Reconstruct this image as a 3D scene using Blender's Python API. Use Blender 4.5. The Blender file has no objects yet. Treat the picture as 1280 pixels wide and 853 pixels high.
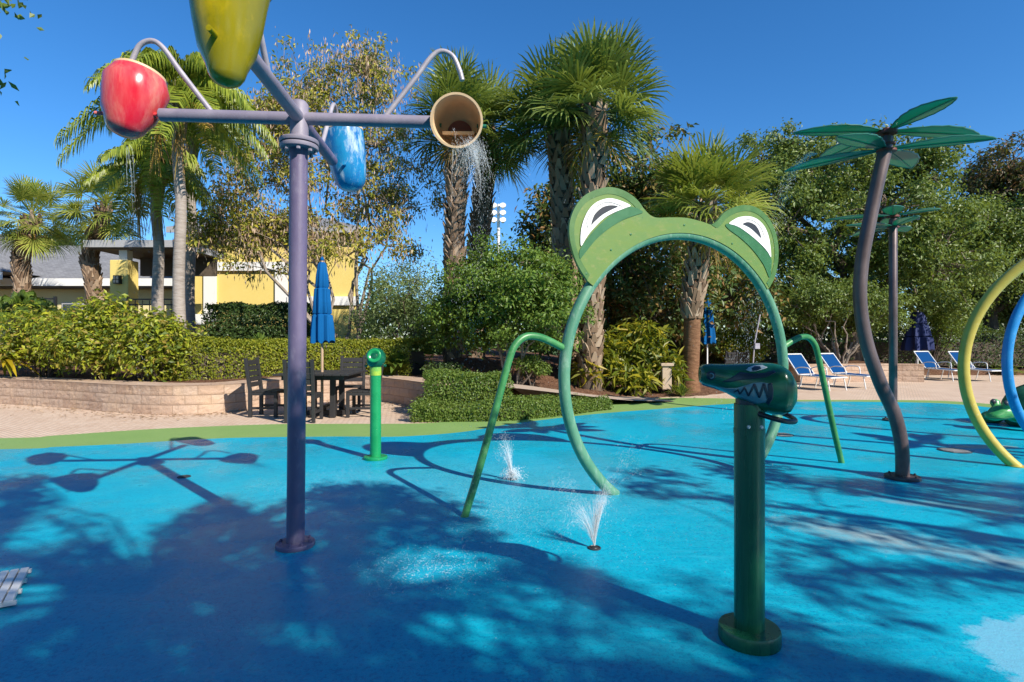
import bpy, bmesh, math, random
import numpy as np
from mathutils import Vector, Matrix

C = bpy.context.scene.collection
R = math.radians
# ------------------------------------------------------------------ camera, sky, sun, exposure
CAM_H, FPX, V0 = 1.35, 700.0, 424.0
cam = bpy.data.cameras.new('camera'); cam_o = bpy.data.objects.new('camera', cam); C.objects.link(cam_o)
cam.sensor_width = 36.0; cam.lens = FPX / 1280 * 36.0; cam.shift_y = (V0 - 426.5) / 1280
cam.clip_start = 0.05; cam.clip_end = 2000
cam_o.location = (0, 0, CAM_H); cam_o.rotation_euler = (R(90), 0, 0)
bpy.context.scene.camera = cam_o

SUN_EL = R(36.5)
SUN_H = Vector((0.72, -0.694, 0)).normalized()           # horizontal direction TO the sun
SUN_D = Vector((SUN_H.x * math.cos(SUN_EL), SUN_H.y * math.cos(SUN_EL), math.sin(SUN_EL)))
W = bpy.data.worlds.new('World'); bpy.context.scene.world = W; W.use_nodes = True
nt = W.node_tree; nt.nodes.clear()
sky = nt.nodes.new('ShaderNodeTexSky'); sky.sky_type = 'NISHITA'; sky.sun_disc = False
sky.sun_elevation = SUN_EL; sky.sun_rotation = math.atan2(SUN_H.x, SUN_H.y)
sky.altitude = 0; sky.air_density = 1.0; sky.dust_density = 0.0; sky.ozone_density = 8.0
bg = nt.nodes.new('ShaderNodeBackground'); bg.inputs[1].default_value = 0.115
wo = nt.nodes.new('ShaderNodeOutputWorld')
hs = nt.nodes.new('ShaderNodeHueSaturation'); hs.inputs['Saturation'].default_value = 1.16
nt.links.new(sky.outputs[0], hs.inputs['Color']); nt.links.new(hs.outputs[0], bg.inputs[0]); nt.links.new(bg.outputs[0], wo.inputs[0])
sl = bpy.data.lights.new('sun', 'SUN'); sl.energy = 5.0; sl.angle = R(0.53); sl.color = (1.0, 0.93, 0.82)
so = bpy.data.objects.new('sun', sl); C.objects.link(so)
so.rotation_euler = SUN_D.to_track_quat('Z', 'Y').to_euler(); so.location = (10, -10, 20)
vs = bpy.context.scene.view_settings
vs.view_transform = 'Standard'; vs.look = 'None'; vs.exposure = 0.62; vs.gamma = 1.0; vs.use_curve_mapping = False
bpy.context.scene.cycles.max_bounces = 8; bpy.context.scene.cycles.transparent_max_bounces = 12
bpy.context.scene.cycles.caustics_reflective = False; bpy.context.scene.cycles.caustics_refractive = False

def G(u, v, z=0.0):                                       # point of the ground plane under a photo pixel
    Y = (CAM_H - z) * FPX / (v - V0); return Vector(((u - 640) / FPX * Y, Y, z))
def at(u, v, Y):
    return Vector(((u - 640) / FPX * Y, Y, CAM_H + (V0 - v) / FPX * Y))

# ------------------------------------------------------------------ material helpers
class N:
    def __init__(s, name):
        s.m = bpy.data.materials.new(name); s.m.use_nodes = True; s.t = s.m.node_tree; s.t.nodes.clear()
        s.out = s.n('ShaderNodeOutputMaterial')
    def n(s, typ, **kw):
        o = s.t.nodes.new(typ)
        for k, v in kw.items(): setattr(o, k, v)
        return o
    def l(s, a, b): s.t.links.new(a, b)
    def inp(s, node, key, val):
        if hasattr(val, 'is_linked') or isinstance(val, bpy.types.NodeSocket): s.l(val, node.inputs[key])
        else:
            d = node.inputs[key]
            if hasattr(d.default_value, '__len__') and len(d.default_value) == 4 and len(val) == 3: val = (*val, 1)
            d.default_value = val
    def coord(s, kind='Object'): return s.n('ShaderNodeTexCoord').outputs[kind]
    def mapping(s, vec, scale=(1, 1, 1), loc=(0, 0, 0), rot=(0, 0, 0)):
        m = s.n('ShaderNodeMapping'); s.l(vec, m.inputs[0]); m.inputs['Scale'].default_value = scale
        m.inputs['Location'].default_value = loc; m.inputs['Rotation'].default_value = rot; return m.outputs[0]
    def noise(s, vec, scale, detail=4, rough=0.55, dist=0.0):
        t = s.n('ShaderNodeTexNoise'); s.l(vec, t.inputs['Vector']); t.inputs['Scale'].default_value = scale
        t.inputs['Detail'].default_value = detail; t.inputs['Roughness'].default_value = rough; t.inputs['Distortion'].default_value = dist
        return t.outputs['Fac']
    def ramp(s, fac, stops, interp='LINEAR'):
        r = s.n('ShaderNodeValToRGB'); s.l(fac, r.inputs[0]); e = r.color_ramp.elements; r.color_ramp.interpolation = interp
        while len(e) > 1: e.remove(e[-1])
        e[0].position = stops[0][0]; e[0].color = s.c4(stops[0][1])
        for p, c in stops[1:]:
            k = e.new(p); k.color = s.c4(c)
        return r.outputs[0]
    @staticmethod
    def c4(c):
        if isinstance(c, (int, float)): return (c, c, c, 1)
        return (*c, 1) if len(c) == 3 else c
    def mix(s, fac, a, b, blend='MIX'):
        m = s.n('ShaderNodeMix', data_type='RGBA', blend_type=blend)
        for k, v in ((0, fac), (6, a), (7, b)):
            if isinstance(v, bpy.types.NodeSocket): s.l(v, m.inputs[k])
            else: m.inputs[k].default_value = v if k == 0 else s.c4(v)
        return m.outputs[2]
    def math(s, op, a, b=0.0, clamp=False):
        m = s.n('ShaderNodeMath', operation=op, use_clamp=clamp)
        for k, v in ((0, a), (1, b)):
            if isinstance(v, bpy.types.NodeSocket): s.l(v, m.inputs[k])
            else: m.inputs[k].default_value = v
        return m.outputs[0]
    def bsdf(s, col, rough=0.5, metal=0.0, spec=0.5, bump=None, bstr=0.3, bdist=0.01, **kw):
        p = s.n('ShaderNodeBsdfPrincipled'); s.inp(p, 'Base Color', col); s.inp(p, 'Roughness', rough)
        s.inp(p, 'Metallic', metal); s.inp(p, 'Specular IOR Level', spec)
        for k, v in kw.items(): s.inp(p, k.replace('_', ' '), v)
        if bump is not None:
            b = s.n('ShaderNodeBump'); b.inputs['Strength'].default_value = bstr; b.inputs['Distance'].default_value = bdist
            s.l(bump, b.inputs['Height']); s.l(b.outputs[0], p.inputs['Normal'])
        return p.outputs[0]
    def done(s, sh): s.l(sh, s.out.inputs[0]); return s.m

def paint(name, a, b=None, rough=0.45, scale=6, bump=0.15, chalk=None, chalk_amt=0.55, spec=0.5, stretch=(1, 1, 1), metal=0.0, cs=4.2, cw=0.14):
    """Weathered paint: base a drifting to b, with chalky worn streaks."""
    k = N(name); co = k.mapping(k.coord(), stretch)
    f = k.noise(co, scale, 5, 0.6)
    col = k.mix(k.ramp(f, [(0.35, 0.0), (0.68, 1.0)]), a, b or tuple(x * 0.8 for x in a))
    if chalk:
        g = k.noise(co, scale * cs, 6, 0.7)
        col = k.mix(k.ramp(g, [(chalk_amt, 0.0), (chalk_amt + cw, 0.8)]), col, chalk)
    h = k.noise(co, scale * 14, 3, 0.6)
    r = k.math('ADD', k.math('MULTIPLY', f, 0.25), rough - 0.1, True)
    return k.done(k.bsdf(col, r, metal, spec, h, bump, 0.004))

def leaf_mat(name, cols, trans=0.35, rough=0.45, spec=0.35):
    k = N(name); r = k.n('ShaderNodeNewGeometry').outputs['Random Per Island']
    n = len(cols); col = k.ramp(r, [((i + 0.0) / n, c) for i, c in enumerate(cols)], 'LINEAR')
    p = k.bsdf(col, rough, 0, spec)
    t = k.n('ShaderNodeBsdfTranslucent'); k.l(k.mix(0.55, col, tuple(min(1, c) for c in (0.30, 0.36, 0.03))), t.inputs[0])
    m = k.n('ShaderNodeMixShader'); m.inputs[0].default_value = trans; k.l(p, m.inputs[1]); k.l(t.outputs[0], m.inputs[2])
    return k.done(m.outputs[0])

def bark_mat(name, a, b, sc=(6, 6, 1.5), bstr=0.6):
    k = N(name); co = k.mapping(k.coord(), sc); f = k.noise(co, 3.0, 6, 0.65, 0.4)
    return k.done(k.bsdf(k.ramp(f, [(0.3, a), (0.7, b)]), 0.85, 0, 0.2, f, bstr, 0.03))

# ------------------------------------------------------------------ mesh helpers
class MB:
    def __init__(s): s.v = []; s.f = []; s.mi = []; s.n = 0
    def add(s, V, F, m=0):
        V = np.asarray(V, float).reshape(-1, 3); o = s.n; s.v.append(V); s.n += len(V)
        for f in F: s.f.append([i + o for i in f]); s.mi.append(m)
    def addq(s, V, F, m=0):                               # bulk numpy faces
        V = np.asarray(V, float).reshape(-1, 3); o = s.n; s.v.append(V); s.n += len(V)
        s.f.extend((np.asarray(F) + o).tolist()); s.mi.extend([m] * len(F))
    def box(s, c, size, M=None, m=0):
        x, y, z = [d / 2 for d in size]; c = Vector(c)
        V = [Vector((a * x, b * y, d * z)) for a in (-1, 1) for b in (-1, 1) for d in (-1, 1)]
        V = [(M @ v if M else v) + c for v in V]
        s.add(V, [(0, 1, 3, 2), (4, 6, 7, 5), (0, 4, 5, 1), (2, 3, 7, 6), (0, 2, 6, 4), (1, 5, 7, 3)], m)
    def bar(s, a, b, w, h, m=0, up=(0, 0, 1)):            # rectangular bar from a to b
        a, b = Vector(a), Vector(b); d = b - a; z = d.normalized(); u = Vector(up)
        if abs(z.dot(u)) > 0.95: u = Vector((0, 1, 0))
        x = u.cross(z).normalized(); y = z.cross(x)
        M = Matrix((x, y, z)).transposed(); s.box((a + b) / 2, (w, h, d.length), M, m)
    def tube(s, pts, r, segs=12, m=0, caps=True):
        P = [Vector(p) for p in pts]; n = len(P); rr = r if hasattr(r, '__len__') else [r] * n
        t0 = (P[1] - P[0]).normalized(); u = t0.orthogonal().normalized(); V = []
        for i in range(n):
            t = ((P[min(i + 1, n - 1)] - P[max(i - 1, 0)])).normalized()
            u = (u - t * u.dot(t)).normalized(); w = t.cross(u)
            for j in range(segs):
                a = 2 * math.pi * j / segs; V.append(P[i] + (u * math.cos(a) + w * math.sin(a)) * rr[i])
        F = [(i * segs + j, i * segs + (j + 1) % segs, (i + 1) * segs + (j + 1) % segs, (i + 1) * segs + j) for i in range(n - 1) for j in range(segs)]
        if caps: F += [tuple(range(segs))[::-1], tuple((n - 1) * segs + j for j in range(segs))]
        s.add(V, F, m)
    def lathe(s, prof, segs=24, M=None, m=0):             # profile [(r, z)]
        V = []; F = []; n = len(prof)
        for r, z in prof:
            for j in range(segs):
                a = 2 * math.pi * j / segs; v = Vector((r * math.cos(a), r * math.sin(a), z)); V.append(M @ v if M else v)
        for i in range(n - 1):
            for j in range(segs): F.append((i * segs + j, i * segs + (j + 1) % segs, (i + 1) * segs + (j + 1) % segs, (i + 1) * segs + j))
        s.add(V, F, m)
    def prism(s, out, t0, t1, fn, m=0):                   # 2D outline, mapped by fn(x, y, t)
        n = len(out); V = [fn(x, y, t0) for x, y in out] + [fn(x, y, t1) for x, y in out]
        F = [tuple(range(n))[::-1], tuple(range(n, 2 * n))] + [(i, (i + 1) % n, n + (i + 1) % n, n + i) for i in range(n)]
        s.add(V, F, m)

def origin(o):
    v = Vector((0, 0, 0))
    while o is not None: v += o.location; o = o.parent
    return v
def obj(name, mb, mats, parent=None, smooth=False, loc=None, bevel=0):
    V = np.concatenate(mb.v) if mb.v else np.zeros((0, 3))
    off = origin(parent) if parent else Vector(loc or (0, 0, 0))
    V = V - np.array(off)
    me = bpy.data.meshes.new(name); me.from_pydata(V.tolist(), [], mb.f); me.update()
    mats = mats if isinstance(mats, (list, tuple)) else [mats]
    for x in mats: me.materials.append(x)
    if len(mats) > 1: me.polygons.foreach_set('material_index', np.array(mb.mi, dtype=np.int32))
    if smooth:
        me.polygons.foreach_set('use_smooth', np.ones(len(me.polygons), dtype=bool))
        if smooth != 'all': me.set_sharp_from_angle(angle=R(40))
    o = bpy.data.objects.new(name, me); C.objects.link(o)
    if parent: o.parent = parent
    else: o.location = off
    if bevel:
        b = o.modifiers.new('bevel', 'BEVEL'); b.width = bevel; b.segments = 2; b.limit_method = 'ANGLE'
    return o
def tag(o, label=None, cat=None, group=None, kind=None):
    for k, v in (('label', label), ('category', cat), ('group', group), ('kind', kind)):
        if v: o[k] = v
    return o
def thing(name, loc, label, cat, group=None):
    o = bpy.data.objects.new(name, None); C.objects.link(o); o.location = loc; o.empty_display_size = 0.2
    return tag(o, label, cat, group)
def struct(name, mb, mats, smooth=False): return tag(obj(name, mb, mats, smooth=smooth), kind='structure')
def copy_tree(o, parent=None):
    c = o.copy(); C.objects.link(c); c.parent = parent
    for ch in list(o.children): copy_tree(ch, c)
    return c
def spline(P, n=8):
    P = [Vector(p) for p in P]; Q = [P[0] * 2 - P[1]] + P + [P[-1] * 2 - P[-2]]; out = []
    for i in range(1, len(Q) - 2):
        for k in range(n):
            t = k / n; a, b, c, d = Q[i - 1], Q[i], Q[i + 1], Q[i + 2]
            out.append(0.5 * ((2 * b) + (c - a) * t + (2 * a - 5 * b + 4 * c - d) * t * t + (3 * b - a - 3 * c + d) * t ** 3))
    return out + [P[-1]]
def spl2(P, n=6): return [(p.x, p.y) for p in spline([(x, y, 0) for x, y in P], n)]
def cspl2(P, n=5):                                       # closed smooth outline
    Q = [P[-1]] + list(P) + [P[0], P[1]]
    s = spline([(x, y, 0) for x, y in Q], n); return [(p.x, p.y) for p in s[n:n + n * len(P)]]

# ------------------------------------------------------------------ materials
def m_pad():
    k = N('blue_pad_paint'); co = k.coord()
    big = k.noise(co, 0.7, 5, 0.6); fine = k.noise(co, 160, 2, 0.6); mid = k.noise(co, 9, 6, 0.65)
    col = k.mix(k.ramp(big, [(0.3, 0.0), (0.7, 1.0)]), (0.001, 0.325, 0.47), (0.002, 0.415, 0.545))
    col = k.mix(k.ramp(mid, [(0.5, 0.0), (0.75, 0.45)]), col, (0.008, 0.47, 0.60))
    col = k.mix(k.ramp(fine, [(0.35, 0.4), (0.5, 0.0)]), col, (0.001, 0.15, 0.38))
    col = k.mix(k.ramp(fine, [(0.62, 0.0), (0.75, 0.35)]), col, (0.02, 0.46, 0.66))
    def ell(cx, cy, rx, ry, rot=0.0, edge=0.5, nz=1.2, sc=6.0):
        m = k.mapping(co, (1, 1, 1), (-cx, -cy, 0)); m2 = k.n('ShaderNodeMapping'); k.l(m, m2.inputs[0])
        m2.inputs['Rotation'].default_value = (0, 0, -rot); sc2 = k.n('ShaderNodeMapping'); k.l(m2.outputs[0], sc2.inputs[0]); sc2.inputs['Scale'].default_value = (1 / rx, 1 / ry, 1)
        ln = k.n('ShaderNodeVectorMath', operation='LENGTH'); k.l(sc2.outputs[0], ln.inputs[0])
        d = k.math('ADD', ln.outputs['Value'], k.math('MULTIPLY', k.math('SUBTRACT', k.noise(co, sc, 6, 0.7), 0.5), nz))
        return k.ramp(d, [(1 - edge, 1.0), (1.0, 0.0)])
    col = k.mix(k.math('MULTIPLY', ell(-0.2, 5.2, 2.6, 1.5, 0.1, 0.9, 1.0, 3.0), 0.45), col, (0.11, 0.40, 0.50))
    gran = k.noise(co, 55, 3, 0.7); col = k.mix(k.ramp(gran, [(0.34, 0.75), (0.50, 0.0)]), col, (0.001, 0.19, 0.34)); col = k.mix(k.ramp(k.noise(k.mapping(co, (1.5, 9, 1), (0, 0, 0), (0, 0, 0.35)), 2.2, 6, 0.7), [(0.50, 0.0), (0.75, 0.45)]), col, (0.05, 0.42, 0.56)); col = k.mix(k.ramp(k.noise(co, 1.9, 8, 0.75), [(0.56, 0.0), (0.66, 0.35)]), col, (0.002, 0.24, 0.39)); col = k.mix(k.ramp(k.noise(k.mapping(co, (1, 1, 1), (5, 3, 0)), 26, 5, 0.8), [(0.66, 0.0), (0.74, 0.5)]), col, (0.22, 0.40, 0.46))
    for (cx, cy, rx, ry, rot, a, e, nz, sc) in WORN:
        msk = ell(cx, cy, rx, ry, rot, e, nz, sc)
        col = k.mix(k.math('MULTIPLY', msk, a), col, k.mix(k.ramp(mid, [(0.35, 0.0), (0.6, 1.0)]), (0.34, 0.33, 0.31), (0.46, 0.42, 0.36)))
    col = k.mix(k.math('MULTIPLY', ell(2.42, 2.30, 0.48, 0.42, 0.4, 0.10, 0.8, 8.0), 0.55), col, (0.24, 0.47, 0.62))
    wet = k.ramp(k.noise(co, 0.9, 4, 0.6), [(0.42, 0.46), (0.60, 0.16)])
    h = k.math('ADD', k.math('MULTIPLY', fine, 0.6), k.math('MULTIPLY', gran, 0.8))
    return k.done(k.bsdf(col, wet, 0, 0.2, h, 0.35, 0.006))
WORN = [(2.45, 3.80, 0.75, 0.30, -0.62, 0.62, 0.95, 2.0, 7.0), (3.0, 3.35, 0.42, 0.20, -0.5, 0.5, 0.95, 2.0, 9.0),
        (5.85, 6.95, 0.45, 0.14, 0.1, 0.9, 0.35, 1.0, 6.0), (5.4, 5.25, 0.28, 0.10, 0.2, 0.55, 0.6, 1.5, 9.0),
        (3.35, 4.55, 0.5, 0.12, -0.3, 0.35, 0.7, 1.8, 9.0)]
def m_band():
    k = N('green_rubber_band'); co = k.coord(); f = k.noise(co, 1.6, 5, 0.6); g = k.noise(co, 120, 2, 0.6)
    col = k.mix(f, (0.17, 0.30, 0.075), (0.25, 0.37, 0.12)); col = k.mix(k.ramp(g, [(0.4, 0.35), (0.55, 0.0)]), col, (0.08, 0.16, 0.05))
    return k.done(k.bsdf(col, 0.65, 0, 0.3, g, 0.3, 0.006))
def m_paver():
    k = N('tan_brick_pavers'); co = k.mapping(k.coord(), (1, 1, 1), (0, 0, 0), (0, 0, 0.6))
    b = k.n('ShaderNodeTexBrick'); k.l(co, b.inputs[0]); b.inputs['Scale'].default_value = 4.2
    b.inputs['Color1'].default_value = (0.56, 0.38, 0.26, 1); b.inputs['Color2'].default_value = (0.66, 0.50, 0.37, 1); b.inputs['Mortar'].default_value = (0.24, 0.19, 0.15, 1)
    b.inputs['Mortar Size'].default_value = 0.03; b.inputs['Bias'].default_value = 0.1; b.inputs['Mortar Smooth'].default_value = 0.2
    f = k.noise(k.coord(), 1.3, 5, 0.6)
    col = k.mix(0.35, b.outputs[0], k.ramp(f, [(0.3, (0.42, 0.30, 0.22)), (0.7, (0.66, 0.53, 0.42))]))
    return k.done(k.bsdf(col, 0.8, 0, 0.2, b.outputs['Fac'], -0.3, 0.006))
def m_block():
    k = N('split_face_block'); uv = k.coord('UV')
    b = k.n('ShaderNodeTexBrick'); k.l(uv, b.inputs[0]); b.inputs['Scale'].default_value = 1.0
    b.inputs['Brick Width'].default_value = 0.42; b.inputs['Row Height'].default_value = 0.17; b.inputs['Mortar Size'].default_value = 0.007
    b.inputs['Color1'].default_value = (0.43, 0.29, 0.205, 1); b.inputs['Color2'].default_value = (0.50, 0.37, 0.28, 1); b.inputs['Mortar'].default_value = (0.33, 0.23, 0.165, 1)
    f = k.noise(k.coord(), 9, 6, 0.7); s = k.noise(k.coord(), 1.5, 4, 0.6)
    col = k.mix(k.ramp(f, [(0.3, 0.5), (0.65, 0.0)]), b.outputs[0], (0.36, 0.26, 0.19)); col = k.mix(k.ramp(s, [(0.5, 0.0), (0.75, 0.5)]), col, (0.60, 0.42, 0.26))
    h = k.math('SUBTRACT', f, k.math('MULTIPLY', b.outputs['Fac'], 0.6))
    return k.done(k.bsdf(col, 0.9, 0, 0.15, h, 0.8, 0.03))
def m_mulch():
    k = N('bark_mulch'); co = k.coord(); f = k.noise(co, 14, 6, 0.75); g = k.noise(co, 1.1, 3, 0.5)
    col = k.ramp(f, [(0.3, (0.045, 0.022, 0.013)), (0.5, (0.15, 0.075, 0.045)), (0.7, (0.27, 0.16, 0.10))])
    return k.done(k.bsdf(k.mix(k.ramp(g, [(0.5, 0), (0.7, 0.4)]), col, (0.09, 0.06, 0.035)), 0.95, 0, 0.1, f, 1.0, 0.06))
def m_lawn():
    k = N('lawn'); co = k.coord(); f = k.noise(co, 2.0, 6, 0.7)
    return k.done(k.bsdf(k.ramp(f, [(0.3, (0.03, 0.06, 0.015)), (0.7, (0.09, 0.13, 0.035))]), 0.9, 0, 0.1, f, 0.6, 0.05))
def m_stucco(name, a, b):
    k = N(name); co = k.coord(); f = k.noise(co, 1.0, 5, 0.6); g = k.noise(co, 60, 3, 0.6)
    return k.done(k.bsdf(k.mix(f, a, b), 0.85, 0, 0.2, g, 0.35, 0.01))
def m_shingle():
    k = N('grey_shingles'); co = k.coord(); b = k.n('ShaderNodeTexBrick'); k.l(k.mapping(co, (1, 1, 1)), b.inputs[0]); b.inputs['Scale'].default_value = 3.0
    b.inputs['Color1'].default_value = (0.16, 0.16, 0.17, 1); b.inputs['Color2'].default_value = (0.25, 0.25, 0.26, 1); b.inputs['Mortar'].default_value = (0.09, 0.09, 0.09, 1)
    return k.done(k.bsdf(k.mix(0.4, b.outputs[0], k.ramp(k.noise(co, 3, 5), [(0.3, 0.13), (0.7, 0.26)])), 0.9, 0, 0.2))
def plain(name, col, rough=0.5, metal=0.0, spec=0.5, var=0.15, sc=20):
    k = N(name); f = k.noise(k.coord(), sc, 4, 0.6)
    return k.done(k.bsdf(k.mix(f, tuple(c * (1 - var) for c in col), tuple(min(1, c * (1 + var)) for c in col)), rough, metal, spec))

M = {}
M['pad'] = m_pad(); M['band'] = m_band(); M['paver'] = m_paver(); M['block'] = m_block(); M['mulch'] = m_mulch(); M['lawn'] = m_lawn()
M['yellow_wall'] = m_stucco('yellow_stucco', (0.66, 0.50, 0.14), (0.72, 0.57, 0.20)); M['cream_wall'] = m_stucco('pale_yellow_stucco', (0.66, 0.56, 0.28), (0.72, 0.62, 0.34))
M['white_trim'] = m_stucco('white_trim', (0.68, 0.67, 0.64), (0.78, 0.77, 0.74)); M['shingle'] = m_shingle()
M['soffit'] = plain('brown_soffit', (0.10, 0.075, 0.055), 0.8); M['grey_fascia'] = plain('grey_fascia', (0.33, 0.33, 0.34), 0.7)
M['black_iron'] = plain('black_iron', (0.012, 0.012, 0.013), 0.5)
M['purple'] = paint('purple_paint', (0.095, 0.078, 0.155), (0.150, 0.122, 0.205), 0.45, 5, 0.2, (0.25, 0.225, 0.29), 0.54, cs=2.6, cw=0.22, stretch=(1, 1, 0.4))
M['violet_grey'] = paint('faded_violet_paint', (0.185, 0.165, 0.225), (0.26, 0.235, 0.295), 0.5, 6, 0.2, (0.42, 0.40, 0.45), 0.64)
M['galv'] = paint('weathered_steel_pipe', (0.33, 0.30, 0.35), (0.44, 0.41, 0.44), 0.45, 9, 0.2, metal=0.2)
M['steel'] = plain('steel', (0.42, 0.42, 0.43), 0.35, 0.8)
M['red'] = paint('red_bucket_gelcoat', (0.58, 0.014, 0.035), (0.62, 0.12, 0.12), 0.22, 7, 0.05, (0.66, 0.26, 0.20), 0.50, stretch=(1, 1, 0.22), cs=1.1, cw=0.25)
M['yellow_b'] = paint('olive_yellow_bucket_gelcoat', (0.24, 0.205, 0.006), (0.19, 0.17, 0.007), 0.2, 4, 0.05, (0.50, 0.36, 0.008), 0.52, cs=1.1, cw=0.22, stretch=(1, 1, 0.7))
M['blue_b'] = paint('blue_bucket_gelcoat', (0.006, 0.13, 0.36), (0.015, 0.27, 0.50), 0.25, 9, 0.05, (0.60, 0.72, 0.78), 0.50, stretch=(1, 1, 0.35), cs=1.3, cw=0.18)
M['green_b'] = paint('green_bucket_gelcoat', (0.015, 0.13, 0.075), (0.03, 0.17, 0.10), 0.3, 6, 0.05)
M['tan_in'] = plain('tan_bucket_liner', (0.68, 0.48, 0.29), 0.55); M['rust_in'] = plain('rust_red_baffle', (0.14, 0.035, 0.022), 0.6); M['cream_in'] = plain('cream_lip', (0.62, 0.46, 0.30), 0.5)
M['ring'] = paint('weathered_green_tube', (0.055, 0.20, 0.125), (0.11, 0.27, 0.165), 0.45, 7, 0.2, (0.27, 0.40, 0.31), 0.52, cs=3, cw=0.22, stretch=(1, 1, 0.35))
M['arm'] = paint('bright_green_tube', (0.025, 0.16, 0.045), (0.06, 0.24, 0.075), 0.35, 6, 0.15, (0.17, 0.33, 0.17), 0.56, cs=3, cw=0.2)
M['frog'] = paint('frog_face_green', (0.140, 0.215, 0.040), (0.095, 0.19, 0.042), 0.4, 5, 0.08, (0.24, 0.24, 0.075), 0.54, cs=2.2, cw=0.2, stretch=(0.8, 0.8, 1.6))
M['frog_rim'] = paint('frog_rim_green', (0.05, 0.135, 0.028), (0.075, 0.17, 0.04), 0.4, 8, 0.05)
M['frog_band'] = paint('frog_lid_green', (0.022, 0.115, 0.036), (0.03, 0.145, 0.05), 0.4, 8, 0.05)
M['eye_white'] = plain('eye_white', (0.78, 0.78, 0.76), 0.35, var=0.05); M['pupil'] = plain('charcoal_pupil', (0.025, 0.027, 0.033), 0.4)
M['shark'] = paint('dark_green_gelcoat', (0.004, 0.080, 0.038), (0.010, 0.12, 0.06), 0.2, 7, 0.03, (0.004, 0.045, 0.055), 0.58, stretch=(0.5, 1, 1.6))
M['post_g'] = paint('dark_green_post', (0.006, 0.080, 0.034), (0.013, 0.115, 0.05), 0.26, 5, 0.08, (0.05, 0.17, 0.10), 0.58, cs=3, cw=0.2, stretch=(3, 3, 0.22))
M['navy'] = plain('navy_paint', (0.006, 0.018, 0.035), 0.3); M['jaw'] = plain('grey_blue_jaw', (0.10, 0.21, 0.25), 0.3); M['tooth'] = plain('pale_tooth', (0.38, 0.46, 0.48), 0.3)
M['black_rubber'] = plain('black_rubber', (0.012, 0.013, 0.016), 0.35)
M['spout_g'] = paint('emerald_post', (0.008, 0.22, 0.070), (0.014, 0.28, 0.095), 0.25, 6, 0.05, (0.06, 0.38, 0.17), 0.68)
M['spout_y'] = paint('yellow_green_patch', (0.40, 0.50, 0.04), (0.04, 0.33, 0.08), 0.3, 12, 0.05)
M['bronze'] = paint('bronze_brown_post', (0.075, 0.048, 0.047), (0.14, 0.10, 0.098), 0.35, 5, 0.12, (0.20, 0.16, 0.16), 0.66, stretch=(1, 1, 0.5), metal=0.25)
M['hoop_y'] = paint('yellow_hoop_paint', (0.52, 0.41, 0.075), (0.44, 0.33, 0.05), 0.35, 4, 0.1, (0.62, 0.54, 0.27), 0.60)
M['hoop_b'] = paint('blue_hoop_paint', (0.012, 0.19, 0.48), (0.025, 0.25, 0.54), 0.3, 5, 0.1, (0.25, 0.46, 0.62), 0.58)
M['hoop_r'] = paint('red_hoop_paint', (0.5, 0.03, 0.03), (0.4, 0.03, 0.03), 0.35, 4, 0.1)
M['turtle'] = paint('mottled_green_fibreglass', (0.03, 0.22, 0.06), (0.09, 0.33, 0.10), 0.3, 9, 0.1, (0.30, 0.46, 0.20), 0.62)
M['shell'] = paint('dark_green_shell', (0.012, 0.10, 0.04), (0.05, 0.19, 0.07), 0.35, 9, 0.2)
M['char'] = plain('charcoal_recycled_plastic', (0.022, 0.021, 0.022), 0.6)
M['sling'] = plain('blue_sling_fabric', (0.002, 0.045, 0.155), 0.9, spec=0.1, sc=60); M['white_metal'] = plain('white_metal', (0.72, 0.72, 0.70), 0.4, var=0.05)
M['canvas'] = plain('blue_canvas', (0.002, 0.085, 0.25), 0.85, spec=0.15, sc=30, var=0.1); M['navy_canvas'] = plain('navy_canvas', (0.010, 0.022, 0.10), 0.8)
M['wood_pole'] = plain('tan_pole', (0.42, 0.29, 0.18), 0.5); M['grate'] = paint('stainless_grate', (0.74, 0.72, 0.70), (0.64, 0.62, 0.60), 0.35, 12, 0.1, metal=0.2)
M['stone'] = m_stucco('tan_stone', (0.42, 0.30, 0.21), (0.50, 0.38, 0.28))
M['drain'] = plain('dark_drain', (0.03, 0.03, 0.035), 0.45)
def m_petal():
    k = N('teal_green_acrylic'); f = k.noise(k.mapping(k.coord(), (1, 1, 1)), 9, 5, 0.65)
    col = k.mix(f, (0.03, 0.155, 0.105), (0.075, 0.235, 0.165)); p = k.bsdf(col, 0.25, 0, 0.4)
    t = k.n('ShaderNodeBsdfTranslucent'); t.inputs[0].default_value = (0.08, 0.46, 0.30, 1)
    m = k.n('ShaderNodeMixShader'); m.inputs[0].default_value = 0.5; k.l(p, m.inputs[1]); k.l(t.outputs[0], m.inputs[2]); return k.done(m.outputs[0])
M['petal'] = m_petal(); M['petal_rim'] = plain('petal_rim', (0.03, 0.15, 0.10), 0.35)
def m_water(name, a):
    k = N(name); p = k.bsdf((0.85, 0.90, 0.93), 0.15, 0, 0.5); t = k.n('ShaderNodeBsdfTransparent')
    m = k.n('ShaderNodeMixShader'); m.inputs[0].default_value = a; k.l(t.outputs[0], m.inputs[1]); k.l(p, m.inputs[2]); return k.done(m.outputs[0])
M['water'] = m_water('spray_water', 0.30); M['mist'] = m_water('fine_spray', 0.19)
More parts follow.
